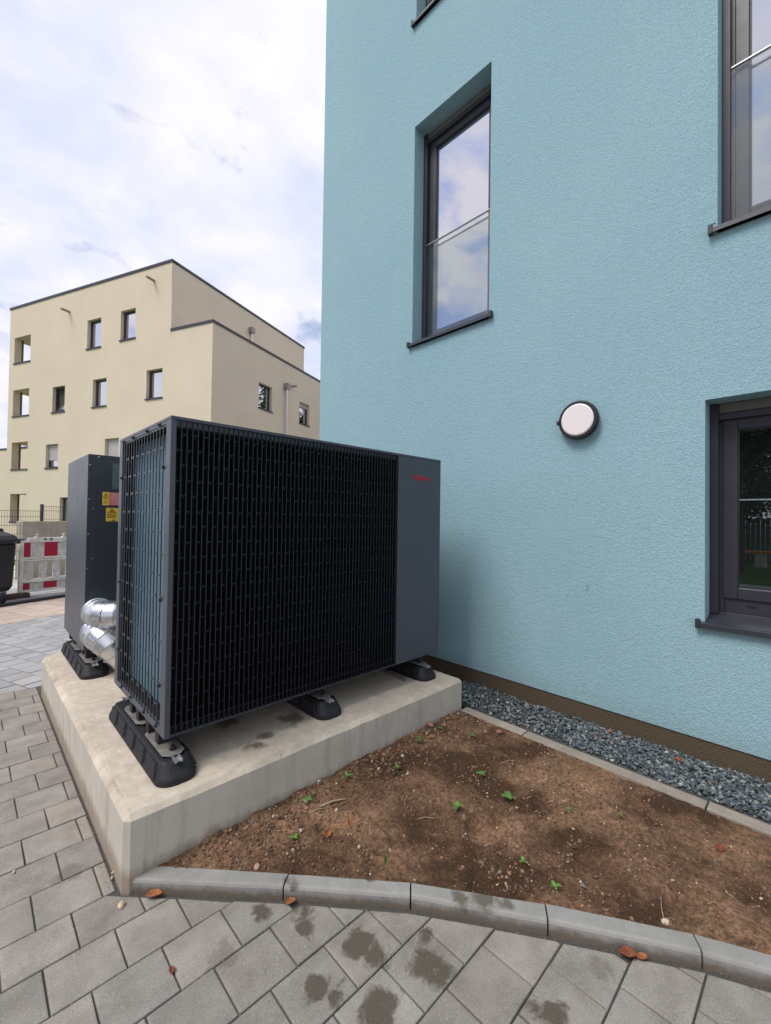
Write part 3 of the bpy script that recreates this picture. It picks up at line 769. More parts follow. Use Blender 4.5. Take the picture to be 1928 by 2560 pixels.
mb.face([(-9, 0, 0.212), (-9, 0, 13), (-9, -11, 13), (-9, -11, .212)])
mb.face([(-9, 0, 13.0), (4.53, 0, 13.0), (4.53, -11, 13.0), (-9, -11, 13.0)])
mb.face([(-9, 0, 0.212), (4.53, 0, 0.212), (4.53, -0.03, 0.212), (-9, -0.03, 0.212)])
mb.face([(-9, -11, 0.0), (4.53, -11, 0.0), (4.53, -11, 13.0), (-9, -11, 13.0)])
mb.build('wall', M['blue'], blue, recalc=False)
MB(bT).box((-9.0, -0.3, -0.1), (4.524, -0.007, 0.214)).build('base_band', M['brown'], blue)
MB(bT).box((-9.03, -11.03, 13.0), (4.56, 0.03, 13.12)).build('parapet_coping', M['alu'], blue)
def blue_window(s0, s1, z0, z1, french):
    mb = MB(bT); ring(mb, s0, s1, z0 - 0.06, z1, 0.068, -0.27, -DEP - 0.045); mb.box((s0 + .069, -0.268, z0 + 0.0085), (s1 - .069, -DEP - 0.047, z0 + 0.105))
    w = mb.build('window', M['alu'], blue, bevel=0.003)
    for a in (s0 + 0.001, s1 - 0.043):
        g = MB(bT); g.box((a, -DEP - 0.046, z0), (a + 0.042, -DEP + 0.004, z1 - 0.002)); g.build('guide_rail', M['alu'], w, bevel=0.003)
    MB(bT).box((s0 + 0.044, -DEP - 0.044, z1 - 0.062), (s1 - 0.044, -DEP - 0.014, z1 - 0.003)).build('blind_end_rail', M['taupe'], w, bevel=0.003)
    MB(bT).box((s0 + 0.044, -DEP - 0.044, z1 - 0.105), (s1 - 0.044, -DEP - 0.006, z1 - 0.064)).build('blind_fascia', M['alu'], w, bevel=0.003)
    MB(bT).box((s0 + 0.069, -DEP - 0.050, z1 - 0.135), (s1 - 0.069, -DEP - 0.046, z1 - 0.105)).build('blind_slot', M['alu_dark'], w)
    ins = 0.060; bot = 0.095 if not french else 0.07
    sm = MB(bT); a0, a1, c0, c1 = s0 + ins, s1 - ins, z0 + bot, z1 - 0.10
    ring(sm, a0, a1, c0, c1, 0.072, -0.255, -DEP - 0.034); sash = sm.build('sash', M['alu'], w, bevel=0.006)
    gm = MB(bT); ring(gm, a0 + 0.072, a1 - 0.072, c0 + 0.072, c1 - 0.072, 0.007, -0.25, -DEP - 0.043); gm.build('gasket', M['alu_dark'], w)
    MB(bT).box((a0 + 0.074, -0.235, c0 + 0.074), (a1 - 0.074, -DEP - 0.055, c1 - 0.074)).build('pane', M['pane'] if french else M['pane_low'], w)
    sl = 0.012 if french else 0.040
    si = MB(bT); e0, e1 = s0 - 0.036, s1 + 0.036
    prof = [(-DEP - 0.045, z0 + 0.006), (0.034, z0 - sl), (0.036, z0 - sl - 0.030), (0.030, z0 - sl - 0.030), (0.028, z0 - sl - 0.008), (-DEP - 0.045, z0 - 0.006)]
    # narrow part inside the reveal, full width in front of the wall
    def cut(p, lo, hi): return [(min(max(d, lo), hi), z) for d, z in p]
    si.loft([[(s0, d, z) for d, z in cut(prof, -1, 0.0)], [(s1, d, z) for d, z in cut(prof, -1, 0.0)]])
    p2 = [(0.0005, z0 - sl + 0.004), (0.034, z0 - sl), (0.036, z0 - sl - 0.030), (0.030, z0 - sl - 0.030), (0.028, z0 - sl - 0.008), (0.0005, z0 - sl - 0.006)]
    si.loft([[(e0, d, z) for d, z in p2], [(e1, d, z) for d, z in p2]])
    for e in (e0, e1):
        si.box((e - 0.006, 0.001, z0 - sl - 0.034), (e + 0.016 if e == e0 else e + 0.006, 0.040, z0 - sl + 0.020)) if e == e0 else si.box((e - 0.016, 0.001, z0 - sl - 0.034), (e + 0.006, 0.040, z0 - sl + 0.020))
    si.build('sill', M['alu'], w, bevel=0.0015)
    if french:
        MB(bT).box((s0 + 0.044, -DEP - 0.022, z0 + 0.03), (s1 - 0.044, -DEP - 0.012, z0 + 1.046)).build('balustrade_pane', M['clear'], w)
        MB(bT).box((s0 + 0.042, -DEP - 0.026, z0 + 1.047), (s1 - 0.042, -DEP - 0.008, z0 + 1.060)).build('handrail', M['steel'], w, bevel=0.003)
    else:
        MB(bT).box((s0 - 0.205, -DEP - 0.046, z0 + 0.055), (s0 - 0.200, -DEP - 0.044, z0 + 0.058)) if False else None
        MB(bT).box((s1 - 0.225, -DEP - 0.0468, z0 + 0.052), (s1 - 0.175, -DEP - 0.0445, z0 + 0.066)).build('drain_slot', M['alu_dark'], w)
        MB(bT).box((s0 + 0.133, -DEP - 0.0545, z0 + 0.70), (s1 - 0.133, -DEP - 0.0515, z0 + 0.708)).build('glazing_bar', M['greyline'], w)
    return w
for k, w in enumerate(BW): blue_window(*w, french=(k != 4))
# two small marks on the render
mb = MB(bT); rock(mb, (0, 0, 0), .011); mb.v = [tuple(bT((0.478 + v[0]*1.0, v[1]*.2, 2.52*0.915 + 1.51 - 0.49 + v[2]*.8))) for v in mb.v]
mb.build('plaster_chip', M['print'], blue)

lamp = thing('wall_lamp', 'round wall lamp with black ring and white diffuser on the turquoise wall', 'lamp', (3.2, 1.262, 2.247))
mb = MB(); mb.tube([(0, 0, 0), (-0.030, 0, 0), (-0.050, 0, 0), (-0.060, 0, 0)], [0.132, 0.140, 0.140, 0.134], 48)
mb.build('housing', M['alu_dark'], lamp, bevel=0.003)
mb = MB(); mb.tube([(-0.056, 0, 0), (-0.064, 0, 0), (-0.068, 0, 0)], [0.116, 0.114, 0.106], 48); mb.build('diffuser', M['opal'], lamp, smooth=False)
mb = MB(); mb.box((-0.074, 0.128, -0.02), (-0.03, 0.146, 0.006)); mb.build('clip_tab', M['alu_dark'], lamp)

# ---- cream building
TH = math.radians(113.0)
cu = Vector((math.cos(TH), math.sin(TH), 0)); cv = Vector((math.sin(TH), -math.cos(TH), 0))
A0 = Vector((6.298, 20.39, 0))
cream = thing('cream_building', 'cream four storey apartment house with stepped flat roof behind the heat pumps', 'building', A0)
LT = loc(frame(A0, cu, -cv), cream)
C0 = A0 + cu * -2.46
RT = loc(frame(C0, cv, -cu), cream); UT = loc(frame(A0, cv, -cu), cream)
E0 = A0 + cu * 12.36
ET = loc(frame(E0, cv, cu), cream)
ZT, ZL = 12.86, 9.74
LOG = [(9.75, 11.22), (6.82, 8.31), (3.90, 5.42), (1.05, 2.60)]
LW = [(4.70, 5.72, 9.74, 11.17, ''), (2.28, 3.29, 9.81, 11.21, ''), (0.45, 1.46, 6.84, 8.16, ''), (4.20, 5.20, 6.80, 8.15, ''), (7.37, 8.38, 6.80, 8.12, 'tilt'), (7.81, 8.82, 3.93, 5.15, 'blind'), (3.22, 4.21, 3.85, 5.18, 'blindfull'), (6.4, 7.55, 0.25, 2.38, 'door')]
RW = [(3.01, 4.03, 6.87, 8.11, ''), (6.46, 7.45, 6.85, 8.06, 'short'), (11.0, 12.0, 6.87, 8.1, ''), (3.0, 4.0, 3.9, 5.2, ''), (6.46, 7.45, 3.9, 5.2, '')]
mb = MB(LT)
wall_panel(mb, -2.46, 0.0, 0, ZL, []); 
wall_panel(mb, 0.0, 12.36, 0, ZT, [(*w[:4], 0.17) for w in LW] + [(10.42, 11.90, a, b, 0.34) for a, b in LOG])
mb.build('wall', M['cream'], cream, recalc=False)
mb = MB(RT); wall_panel(mb, 0, 17, 0, ZL, [(*w[:4], 0.17) for w in RW]); mb.face([(17, 0, 0), (17, -12, 0), (17, -12, ZL), (17, 0, ZL)])
mb.build('wall', M['cream'], cream, recalc=False)
mb = MB(UT); wall_panel(mb, 0, 10.47, ZL - 0.4, ZT, []); mb.face([(10.47, 0, ZL-.4), (10.47, -12.36, ZL-.4), (10.47, -12.36, ZT), (10.47, 0, ZT)])
mb.build('wall', M['cream'], cream, recalc=False)
# projecting render edge on the upper storey
MB(UT).box((0.0, 0.0005, ZL - 0.4), (10.46, 0.022, 11.48)).build('upper_wall_step', M['cream'], cream)
mb = MB(ET); wall_panel(mb, 0, 10.47, 0, ZT, [(0.45, 2.5, a, b, 0.44) for a, b in LOG]); mb.build('wall', M['cream'], cream, recalc=False)
mb = MB(LT); mb.box((-2.4, -17, ZL - 0.5), (-0.05, -0.3, ZL - 0.35)); mb.box((0.05, -10.4, ZT - 0.5), (12.3, -0.3, ZT - 0.35)); mb.build('roof', M['palestone'], cream)
for a, b in LOG:   # loggia room
    mb = MB(LT); mb.box((8.6, -3.0, a - 0.25), (11.915, -0.335, a - 0.02)); mb.box((8.6, -3.0, b + 0.004), (11.915, -0.335, b + 0.25)); mb.box((8.6, -3.2, a - .02), (11.915, -2.6, b + .02)); mb.box((8.4, -3.0, a - .02), (8.6, -.335, b + .02))
    mb.build('loggia', M['cream'], cream)
    MB(LT).box((10.38, -0.3, a - 0.005), (11.94, 0.05, a + 0.045)).build('loggia_sill', M['alu'], cream)
mb = MB(LT); mb.box((-2.50, -0.32, ZL), (-0.02, 0.035, ZL + 0.11)); mb.build('parapet_coping', M['alu'], cream)
mb = MB(RT); mb.box((0.04, -0.32, ZL + 0.001), (17.03, 0.035, ZL + 0.111)); mb.build('parapet_coping', M['alu'], cream)
mb = MB(LT); mb.box((-0.035, -0.32, ZT), (12.40, 0.035, ZT + 0.12)); mb.build('parapet_coping', M['alu'], cream)
mb = MB(UT); mb.box((0.04, -0.32, ZT + 0.001), (10.50, 0.035, ZT + 0.121)); mb.build('parapet_coping', M['alu'], cream)
mb = MB(RT); mb.box((12.0, -2.3, ZL), (20.0, -2.0, ZL + 0.42)); mb.build('rear_parapet', M['alu'], cream)
mb = MB(LT); mb.box((12.37, -12, 0), (30, -2.6, 5.72)); mb.build('low_wing', M['cream'], cream); MB(LT).box((12.375, -12.03, 5.72), (30, -2.57, 5.84)).build('parapet_coping', M['alu'], cream)
def far_window(T, s0, s1, z0, z1, mode):
    mb = MB(T); ring(mb, s0, s1, z0, z1, 0.085, -0.25, -0.16); w = mb.build('window', M['alu'], cream)
    if mode == 'tilt':
        MB(T).box((s0 + .086, -0.27, z0 + .086), (s1 - .086, -0.255, z1 - .086)).build('dark_opening', M['dim_room'], w)
        def TT(p): return T((p[0], p[1] + (p[2] - z0 - .09) * -0.23, p[2]))
        m2 = MB(TT); ring(m2, s0 + .08, s1 - .08, z0 + .09, z1 - .10, 0.075, -0.22, -0.15); m2.build('tilted_sash', M['alu'], w)
        MB(TT).box((s0 + .15, -0.20, z0 + .16), (s1 - .15, -0.18, z1 - .17)).build('pane', M['pane'], w)
    else:
        MB(T).box((s0 + .086, -0.24, z0 + .086), (s1 - .086, -0.20, z1 - .086)).build('pane', M['pane'], w)
    if mode in ('blind', 'blindfull', 'short'):
        cover = {'blind': 0.68, 'blindfull': 0.9, 'short': 0.2}[mode]; zb = z1 - (z1 - z0) * cover
        m3 = MB(T); z = z1 - 0.01; 
        while z > zb + .03:
            m3.box((s0 + .02, -0.155, z - 0.056), (s1 - .02, -0.138, z)); z -= 0.062
        tag(m3.build('blind_slats', M['slat'], w), kind='stuff')
    if mode != 'door':
        MB(T).box((s0 - .05, -0.16, z0 - 0.055), (s1 + .05, 0.05, z0 - 0.0)).build('sill', M['alu'], w)
    return w
for w in LW: far_window(LT, *w)
for w in RW: far_window(RT, *w)
for t, z in ((7.18, 11.87), (1.11, 12.23)):
    mb = MB(LT); mb.tube([(t, -0.02, z), (t - .05, 0.42, z - 0.03)], 0.06, 10); mb.build('roof_spout', M['plate'], cream)
def downpipe(T, s, zt, zb, spout):
    mb = MB(T); mb.box((s - .13, 0.02, zt - .30), (s + .13, 0.26, zt)); h = mb.build('rain_hopper', M['plate'], cream)
    m2 = MB(T); m2.tube([(s, 0.14, zt - .28), (s, 0.14, zb)], 0.05, 12); m2.build('downpipe', M['rail'], h)
    if spout:
        m3 = MB(T); m3.tube([(s + .6, 0, zt + .05), (s + .62, 0.30, zt + .03)], 0.06, 10); m3.build('roof_spout', M['plate'], cream)
downpipe(RT, 5.09, 8.62, 0.1, True); downpipe(UT, 5.15, 12.02, ZL, False)

# =================================================================== PLINTH AND HEAT PUMPS
plinth_o = [(0.473, 1.950), (2.738, 1.950), (2.738, 5.55), (0.95, 5.02), (0.473, 4.63)]
ZP = 0.302
def corner_cut(poly, i, c):
    P = Vector(poly[i]); a = (Vector(poly[i-1]) - P).normalized()*c; b = (Vector(poly[(i+1) % len(poly)]) - P).normalized()*c
    return [tuple(P + a), tuple(P + b)]
base_poly = corner_cut(plinth_o, 0, 0.022) + corner_cut(plinth_o, 1, 0.012) + [plinth_o[2]] + [plinth_o[3]] + corner_cut(plinth_o, 4, 0.03)
def fine(poly, step=0.05):
    out = []
    for i in range(len(poly)):
        P, Q = Vector(poly[i]), Vector(poly[(i+1) % len(poly)]); n = max(1, int((Q-P).length/step))
        out += [tuple(P.lerp(Q, k/n)) for k in range(n)]
    return out
outer = fine(base_poly, 0.035)
def mitre(poly, d):
    out = []; n = len(poly)
    for i in range(n):
        P = Vector(poly[i]); t0 = (P - Vector(poly[i-1])).normalized(); t1 = (Vector(poly[(i+1) % n]) - P).normalized()
        n0 = Vector((-t0.y, t0.x)); n1 = Vector((-t1.y, t1.x)); b = (n0 + n1).normalized(); out.append(tuple(P + b*(d/b.dot(n0))))
    return out
CORNER = [0, 0, 1, 1, 2, 3, 4, 4]
def rings_in(d, wob):
    big = mitre(plinth_o, d); base = [big[k] for k in CORNER]; out = []
    for i in range(len(base_poly)):
        P, Q = Vector(base_poly[i]), Vector(base_poly[(i+1) % len(base_poly)]); n = max(1, int((Q-P).length/0.035))
        A, B = Vector(base[i]), Vector(base[(i+1) % len(base)])
        for k in range(n):
            p = A.lerp(B, k/n); t = (Q-P).normalized(); e = wob*noise.fractal(Vector((p.x*9, p.y*9, d*50)), 1.0, 2.0, 3) if n > 3 and 0 < k < n else 0
            out.append((p.x - t.y*e, p.y + t.x*e))
    return out
lip = 0.022
r0 = [(x, y, -0.1) for x, y in outer]
r1 = [(x, y, ZP - lip + 0.004*noise.fractal(Vector((x*6, y*6, 2)), 1, 2, 3)) for x, y in outer]
r2 = [(x, y, ZP - 0.0025 + 0.002*noise.noise(Vector((x*8, y*8, 1)))) for x, y in rings_in(0.022, 0.005)]
r3 = [(x, y, ZP - 0.001) for x, y in rings_in(0.034, 0.007)]
r4 = [(x, y, ZP) for x, y in rings_in(0.042, 0.007)]
plinth_root = thing('concrete_plinth', 'pale concrete plinth with chipped sloping rim under both heat pumps', 'plinth', (0, 0, 0))
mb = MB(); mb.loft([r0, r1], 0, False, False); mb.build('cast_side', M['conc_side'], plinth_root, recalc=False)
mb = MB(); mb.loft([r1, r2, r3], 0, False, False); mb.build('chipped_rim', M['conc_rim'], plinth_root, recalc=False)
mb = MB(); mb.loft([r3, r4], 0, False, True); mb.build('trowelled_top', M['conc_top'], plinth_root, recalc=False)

def rubber_foot(x, y0, label):
    root = thing('rubber_foot', label, 'support foot', (x, y0, ZP), 0, 'rubber feet under the heat pumps')
    L, WB = 1.0, 0.090
    def outline(wb, e0, cr):
        pts = []
        for cx, cy, a0 in ((wb-cr, L-e0-cr, 0), (-wb+cr, L-e0-cr, 90), (-wb+cr, e0+cr, 180), (wb-cr, e0+cr, 270)):
            for k in range(7):
                t = math.radians(a0 + 15*k); pts.append((cx + cr*math.cos(t), cy + cr*math.sin(t)))
        return pts
    mb = MB(); lv = [(0.0, WB, 0.0, 0.07), (0.022, WB, 0.0, 0.07), (0.030, WB-.004, 0.004, 0.066), (0.078, 0.068, 0.050, 0.04), (0.087, 0.062, 0.058, 0.036), (0.088, 0.055, .066, .03)]
    mb.loft([[(px_, py_, z) for px_, py_ in outline(w, e, c)] for z, w, e, c in lv])
    mb.build('rubber_body', M['rubber'], root, recalc=False)
    # raised tread pads with V shaped gaps between them
    for s in (-1, 1):
        for k in range(5):
            ya = 0.070 + 0.174*k; yb = ya + 0.132
            P = lambda y, h, o: (s*(WB - 0.003 + o - (WB-0.070)*h), y, 0.022 + 0.056*h)
            q = MB(); sk = 0.040
            f = [(ya + .0, 0.0), (yb, 0.0), (yb - 0.012, .30), (yb + sk*.4, 1.0), (ya + sk*.9, 1.0), (ya + .012, .35)]
            q.loft([[P(y, h, -0.002) for y, h in f], [P(y, h, 0.0125) for y, h in f]])
            q.build('tread_pad', M['rubber'], root, bevel=0.002)
    for y in (0.028, 0.945):   # open ends of the aluminium channel
        for dx in (-0.017, 0.010):
            MB().box((dx, y, 0.084), (dx + 0.007, y + 0.105 if y < .5 else y + .03, 0.098)).build('channel_lip', M['rail'], root)
        MB().box((-0.010, y, 0.0875), (0.010, y + (0.105 if y < .5 else .03), 0.0905)).build('channel_base', M['rail'], root)
    for ya, yb in ((0.075, 0.40), (0.50, 0.80)):
        q = MB(); w = 0.050; f = [(-w, ya+.03), (-w+.025, ya), (w-.025, ya), (w, ya+.03), (w, yb-.03), (w-.02, yb), (-w+.02, yb), (-w, yb-.03)]
        q.prism(f, 0.0985, 0.1020); q.build('steel_plate', M['plate'], root, bevel=0.001)
    q = MB(); q.disc((0.006, 0.13, 0.1021), (0, 0, 1), 0.016, 0.004, 12); q.disc((0.006, 0.13, 0.1061), (0, 0, 1), 0.011, 0.014, 6); q.build('hex_bolt', M['alu_dark'], root)
    return root
rubber_foot(0.716, 2.040, 'black rubber support foot at the slatted corner of the nearest heat pump')
rubber_foot(1.617, 2.085, 'black rubber support foot under the middle of the long black grille')
rubber_foot(2.535, 2.085, 'black rubber support foot under the plain grey panel with red lettering')
rubber_foot(0.706, 3.775, 'black rubber support foot below the silver pipes at the rear heat pump')
# strut profile lying on the plinth
tag(MB().box((2.36, 2.19, ZP), (2.385, 2.75, ZP + 0.02)).build('steel_strut', M['plate'], None, bevel=0.002), 'grey steel strut lying on the plinth left of the right rubber foot', 'strut')

X0p, X1p, XP, Y0p, Y1p, Z0p, Z1p = 0.675, 2.690, 2.206, 2.150, 3.095, 0.470, 1.980
pump = thing('heat_pump', 'large dark grey heat pump with black slatted front and blue finned coil', 'heat pump', (X0p, Y0p, ZP), 0, 'heat pumps on the concrete plinth')
PI_ = pump.matrix_basis.inverted()
pT = lambda p: PI_ @ Vector(p)
def pbox(lo, hi, name, mat, bevel=0.0, par=None): return MB(pT).box(lo, hi).build(name, mat, par or pump, bevel=bevel)
pbox((X0p, Y0p - 0.003, Z1p - 0.012), (X1p, Y1p, Z1p + 0.004), 'top_cover', M['graphite'], 0.002)
pbox((X0p + .002, Y0p + .004, Z0p), (X1p - .002, Y1p - .002, Z0p + 0.012), 'base_tray', M['graphite_dk'])
pbox((X0p + .002, Y1p - 0.02, Z0p + .013), (X1p - .002, Y1p - .001, Z1p - .013), 'rear_panel', M['graphite_dk'])
pbox((X1p - 0.02, Y0p + .02, Z0p + .013), (X1p, Y1p - .021, Z1p - .013), 'end_panel', M['graphite'])
fp = pbox((XP + .003, Y0p - 0.002, Z0p + .004), (X1p, Y0p + 0.018, Z1p - .013), 'front_panel', M['graphite'], 0.002)
fr = MB(pT)
fr.box((X0p, Y0p - .002, Z0p), (X0p + 0.025, 2.216, Z1p - .0125)); fr.box((X0p, 3.030, Z0p), (X0p + .025, Y1p, Z1p - .0125))
fr.box((X0p + .0005, 2.2165, 1.953), (X0p + .025, 3.0295, Z1p - .0125)); fr.box((X0p + .0005, 2.2165, Z0p), (X0p + .025, 3.0295, 0.502))
fr.build('side_frame', M['graphite'], pump, bevel=0.002)
# near-black walls, the shade of the inside put into their colour
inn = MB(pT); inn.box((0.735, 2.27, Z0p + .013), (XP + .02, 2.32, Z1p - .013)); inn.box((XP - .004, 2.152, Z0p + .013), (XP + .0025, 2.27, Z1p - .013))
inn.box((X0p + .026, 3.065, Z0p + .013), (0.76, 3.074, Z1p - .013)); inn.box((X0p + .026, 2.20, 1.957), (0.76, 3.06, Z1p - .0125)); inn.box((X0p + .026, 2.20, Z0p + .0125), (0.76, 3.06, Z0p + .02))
inn.build('dark_interior', M['inner'], pump)
pbox((X0p + .026, 2.205, 0.49), (0.800, 2.212, 1.955), 'coil_end_plate', M['sideplate'])
pbox((0.748, 2.2125, 0.52), (0.764, 3.064, 1.945), 'finned_coil', M['coil'])
# side grille
gy0, gp = 2.2445, 0.0517
for k in range(16):
    y = gy0 - gp/2 + gp*k
    if 2.217 <= y - .006 and y + .006 <= 3.03: pbox((X0p + .003, y - .0048, 0.503), (X0p + .007, y + .0048, 1.952), 'grille_bar', M['fin'], 0.001)
ti = MB(pT)
for k in range(15):
    y = gy0 + gp*k; z = (1.846 if k % 2 else 1.741)
    while z > 0.53:
        a = gp/2 - .0049
        ti.loft([[(x, y - a, z - .014), (x, y - a*.55, z - .004), (x, y + a*.55, z - .004), (x, y + a, z - .014), (x, y + a, z + .010), (x, y + a*.5, z + .003), (x, y - a*.5, z + .003), (x, y - a, z + .010)] for x in (X0p + .0035, X0p + .0065)])
        z -= 0.2085
    ti.box((X0p + .0035, y - gp/2 + .005, 1.9425), (X0p + .0065, y + gp/2 - .005, 1.9525))
tag(ti.build('grille_ties', M['tie'], pump), kind='stuff')
for y, z in ((2.989, 1.957), (2.786, 1.958), (2.522, 1.960), (2.312, 1.962), (2.24, 1.747), (3.025, 1.739), (2.236, 1.107), (2.232, 0.70), (3.018, 1.106), (3.012, 0.699), (2.915, 0.499), (2.712, 0.499), (2.469, 0.497), (2.266, 0.498)):
    mb = MB(pT); mb.disc((X0p + .001, y, z), (-1, 0, 0), 0.0085, 0.012, 8, r2=0.006); mb.disc((X0p + .001, y, z), (-1, .0, .0), 0.0125, 0.003, 6); mb.build('clip', M['alu_dark'], pump)
# long front grille
fx = [0.697 + 0.02618*k for k in range(58)]
for x in fx:
    if x < XP - .006: pbox((x - .0024, Y0p - .001, Z0p + .008), (x + .0024, Y0p + .045, Z1p - .0125), 'louvre_fin', M['fin'])
tm = MB(pT)
cols = [0.686] + [(a + b)/2 for a, b in zip(fx, fx[1:])]
for k, x in enumerate(cols):
    a = 0.0100
    if x + a > XP: continue
    def tie(z, dp=0.046, dr=0.031):
        tm.loft([[(x - a, Y0p + .003 + t*dp, z + .004 - t*dr), (x - a*.4, Y0p + .003 + t*dp, z - t*dr), (x + a*.4, Y0p + .003 + t*dp, z - t*dr), (x + a, Y0p + .003 + t*dp, z + .004 - t*dr),
                  (x + a, Y0p + .003 + t*dp, z + .0015 - t*dr), (x + a*.4, Y0p + .003 + t*dp, z - .0022 - t*dr), (x - a*.4, Y0p + .003 + t*dp, z - .0022 - t*dr), (x - a, Y0p + .003 + t*dp, z + .0015 - t*dr)] for t in (0, 1)])
    z = 1.828 if k % 2 else 1.904
    while z > 0.56:
        tie(z); z -= 0.1475
    tie(0.522)
    tm.loft([[(x - a, y, 1.966), (x + a, y, 1.966), (x + a, y, 1.936 - (y - Y0p)*.6), (x, y, 1.944 - (y - Y0p)*.6), (x - a, y, 1.936 - (y - Y0p)*.6)] for y in (Y0p + .006, Y0p + .042)])
    tm.box((x - a, Y0p + .03, Z0p + .01), (x + a, Y0p + .043, 0.512))
tag(tm.build('louvre_ties', M['tie'], pump), kind='stuff')
for y in (2.27, 2.42, 2.60, 2.73):
    MB(pT).box((0.682, y - .012, ZP + .102), (0.785, y + .035, Z0p)).build('mounting_bracket', M['alu_dark'], pump)
    MB(pT).box((2.50, y - .012, ZP + .102), (2.60, y + .035, Z0p)).build('mounting_bracket', M['alu_dark'], pump)
pbox((1.57, 2.26, ZP + .102), (1.66, 2.95, Z0p), 'mounting_bracket', M['alu_dark'])
# red lettering
def text_mesh(body, size, name, mat, parent, mtx, sx=1.0, extr=0.0008):
    cu_ = bpy.data.curves.new('lettering', 'FONT'); cu_.body = body; cu_.size = size; cu_.extrude = extr; cu_.offset = size*0.012
    tmp = bpy.data.objects.new('lettering', cu_); COL.objects.link(tmp)
    dg = bpy.context.evaluated_depsgraph_get(); dg.update(); me = bpy.data.meshes.new_from_object(tmp.evaluated_get(dg))
    bpy.data.objects.remove(tmp)
    xs = [v.co.x for v in me.vertices]; x0, x1 = min(xs), max(xs)
    for v in me.vertices: v.co.x = (v.co.x - x0)*sx/(x1 - x0)
    me.transform(mtx); me.materials.clear(); me.materials.append(mat); return link(name, me, parent)
def on_panel(x, z, y=Y0p - .0035): return Matrix.Translation(pT((x, y, z))) @ Matrix.Rotation(PI/2, 4, 'X')
text_mesh('VIE', 0.0325, 'lettering', M['red'], fp, on_panel(2.349, 1.811), 0.060)
text_mesh('MANN', 0.0325, 'lettering', M['red'], fp, on_panel(2.450, 1.811), 0.108)
text_mesh('S', 0.054, 'lettering', M['red'], fp, on_panel(2.412, 1.805, Y0p - .0045), 0.020)
text_mesh('S', 0.054, 'lettering', M['red'], fp, on_panel(2.427, 1.8035, Y0p - .0040), 0.020)
em = MB(pT)
for pts in (((2.416, 1.846), (2.444, 1.846), (2.430, 1.826)), ((2.416, 1.800), (2.444, 1.800), (2.430, 1.820))):
    em.loft([[(x, y, z) for x, z in pts] for y in (Y0p - .0030, Y0p - .0022)])
em.build('emblem', M['red'], fp)

# rear heat pump, seen on its service side
X0q, Y0q, Y1q = 0.655, 3.962, 4.880
rear = thing('heat_pump', 'rear heat pump with plain grey service panel, screws and warning labels', 'heat pump', (X0q, Y0q, ZP), 0, 'heat pumps on the concrete plinth')
RI = rear.matrix_basis.inverted(); rT = lambda p: RI @ Vector(p)
def qbox(lo, hi, name, mat, bevel=0.0, par=None): return MB(rT).box(lo, hi).build(name, mat, par or rear, bevel=bevel)
qbox((X0q, Y0q + .004, Z0p), (X1p, Y1q, Z1p), 'casing', M['graphite'], 0.002)
qbox((X0q, Y0q, Z0p), (0.6775, Y0q + .0035, Z1p), 'corner_strip', M['graphite_dk'], 0.001); qbox((0.678, Y0q, 1.951), (X1p, Y0q + .0035, Z1p), 'top_strip', M['graphite_dk'], 0.001)
sp_ = qbox((0.682, Y0q - .005, 0.49), (1.42, Y0q + .0035, 1.947), 'service_panel', M['graphite_dk'], 0.002)
qbox((1.428, Y0q - .005, 0.49), (X1p - .01, Y0q + .0035, 1.947), 'service_panel', M['graphite_dk'], 0.002)
for x, z, y in [(0.667, q, Y0q) for q in (1.898, 1.631, 1.364, 1.096, 0.831, 0.57)] + [(0.693, q, Y0q - .005) for q in (1.558, 1.174)] + [(0.722, 1.962, Y0q), (0.98, 1.962, Y0q)]:
    mb = MB(rT); mb.disc((x, y, z), (0, -1, 0), 0.0062, 0.004, 10, r2=0.0045); mb.build('screw', M['screw'], rear)
def label_plate(x0, x1, z0, z1, mat, name, k=0): return qbox((x0, Y0q - .0062 - k*.0004, z0), (x1, Y0q - .0051 - k*.0004, z1), name, mat)
def lines(par, x0, x1, zs, h, mat, name='print', jit=0.35):
    mb = MB(rT); rg = random.Random(int(x0*1e4 + zs[0]*1e3))
    for z in zs: mb.box((x0, Y0q - .0075, z - h/2), (x1 - rg.random()*jit*(x1 - x0), Y0q - .0064, z + h/2))
    tag(mb.build(name, mat, par), kind='stuff')
g = label_plate(0.815, 1.00, 1.715, 1.923, M['greylabel'], 'type_plate'); lines(g, 0.822, 0.99, [1.905 - .011*k for k in range(16)], .0025, M['greyline'])
y1 = label_plate(0.752, 0.799, 1.588, 1.692, M['yellow'], 'warning_label'); r1_ = label_plate(0.7995, 0.915, 1.588, 1.692, M['labelred'], 'warning_label')
lines(r1_, 0.806, 0.91, [1.684 - .0088*k for k in range(11)], .0035, M['printpale'])
lines(y1, 0.762, 0.79, [1.64, 1.622, 1.607], .003, M['print'])
y2 = label_plate(0.778, 0.885, 1.462, 1.568, M['yellow'], 'warning_label')
lines(y2, 0.786, 0.87, [1.534, 1.528, 1.516, 1.510, 1.499, 1.493], .0024, M['print']); lines(y2, 0.818, 0.845, [1.471], .007, M['print'], jit=0)
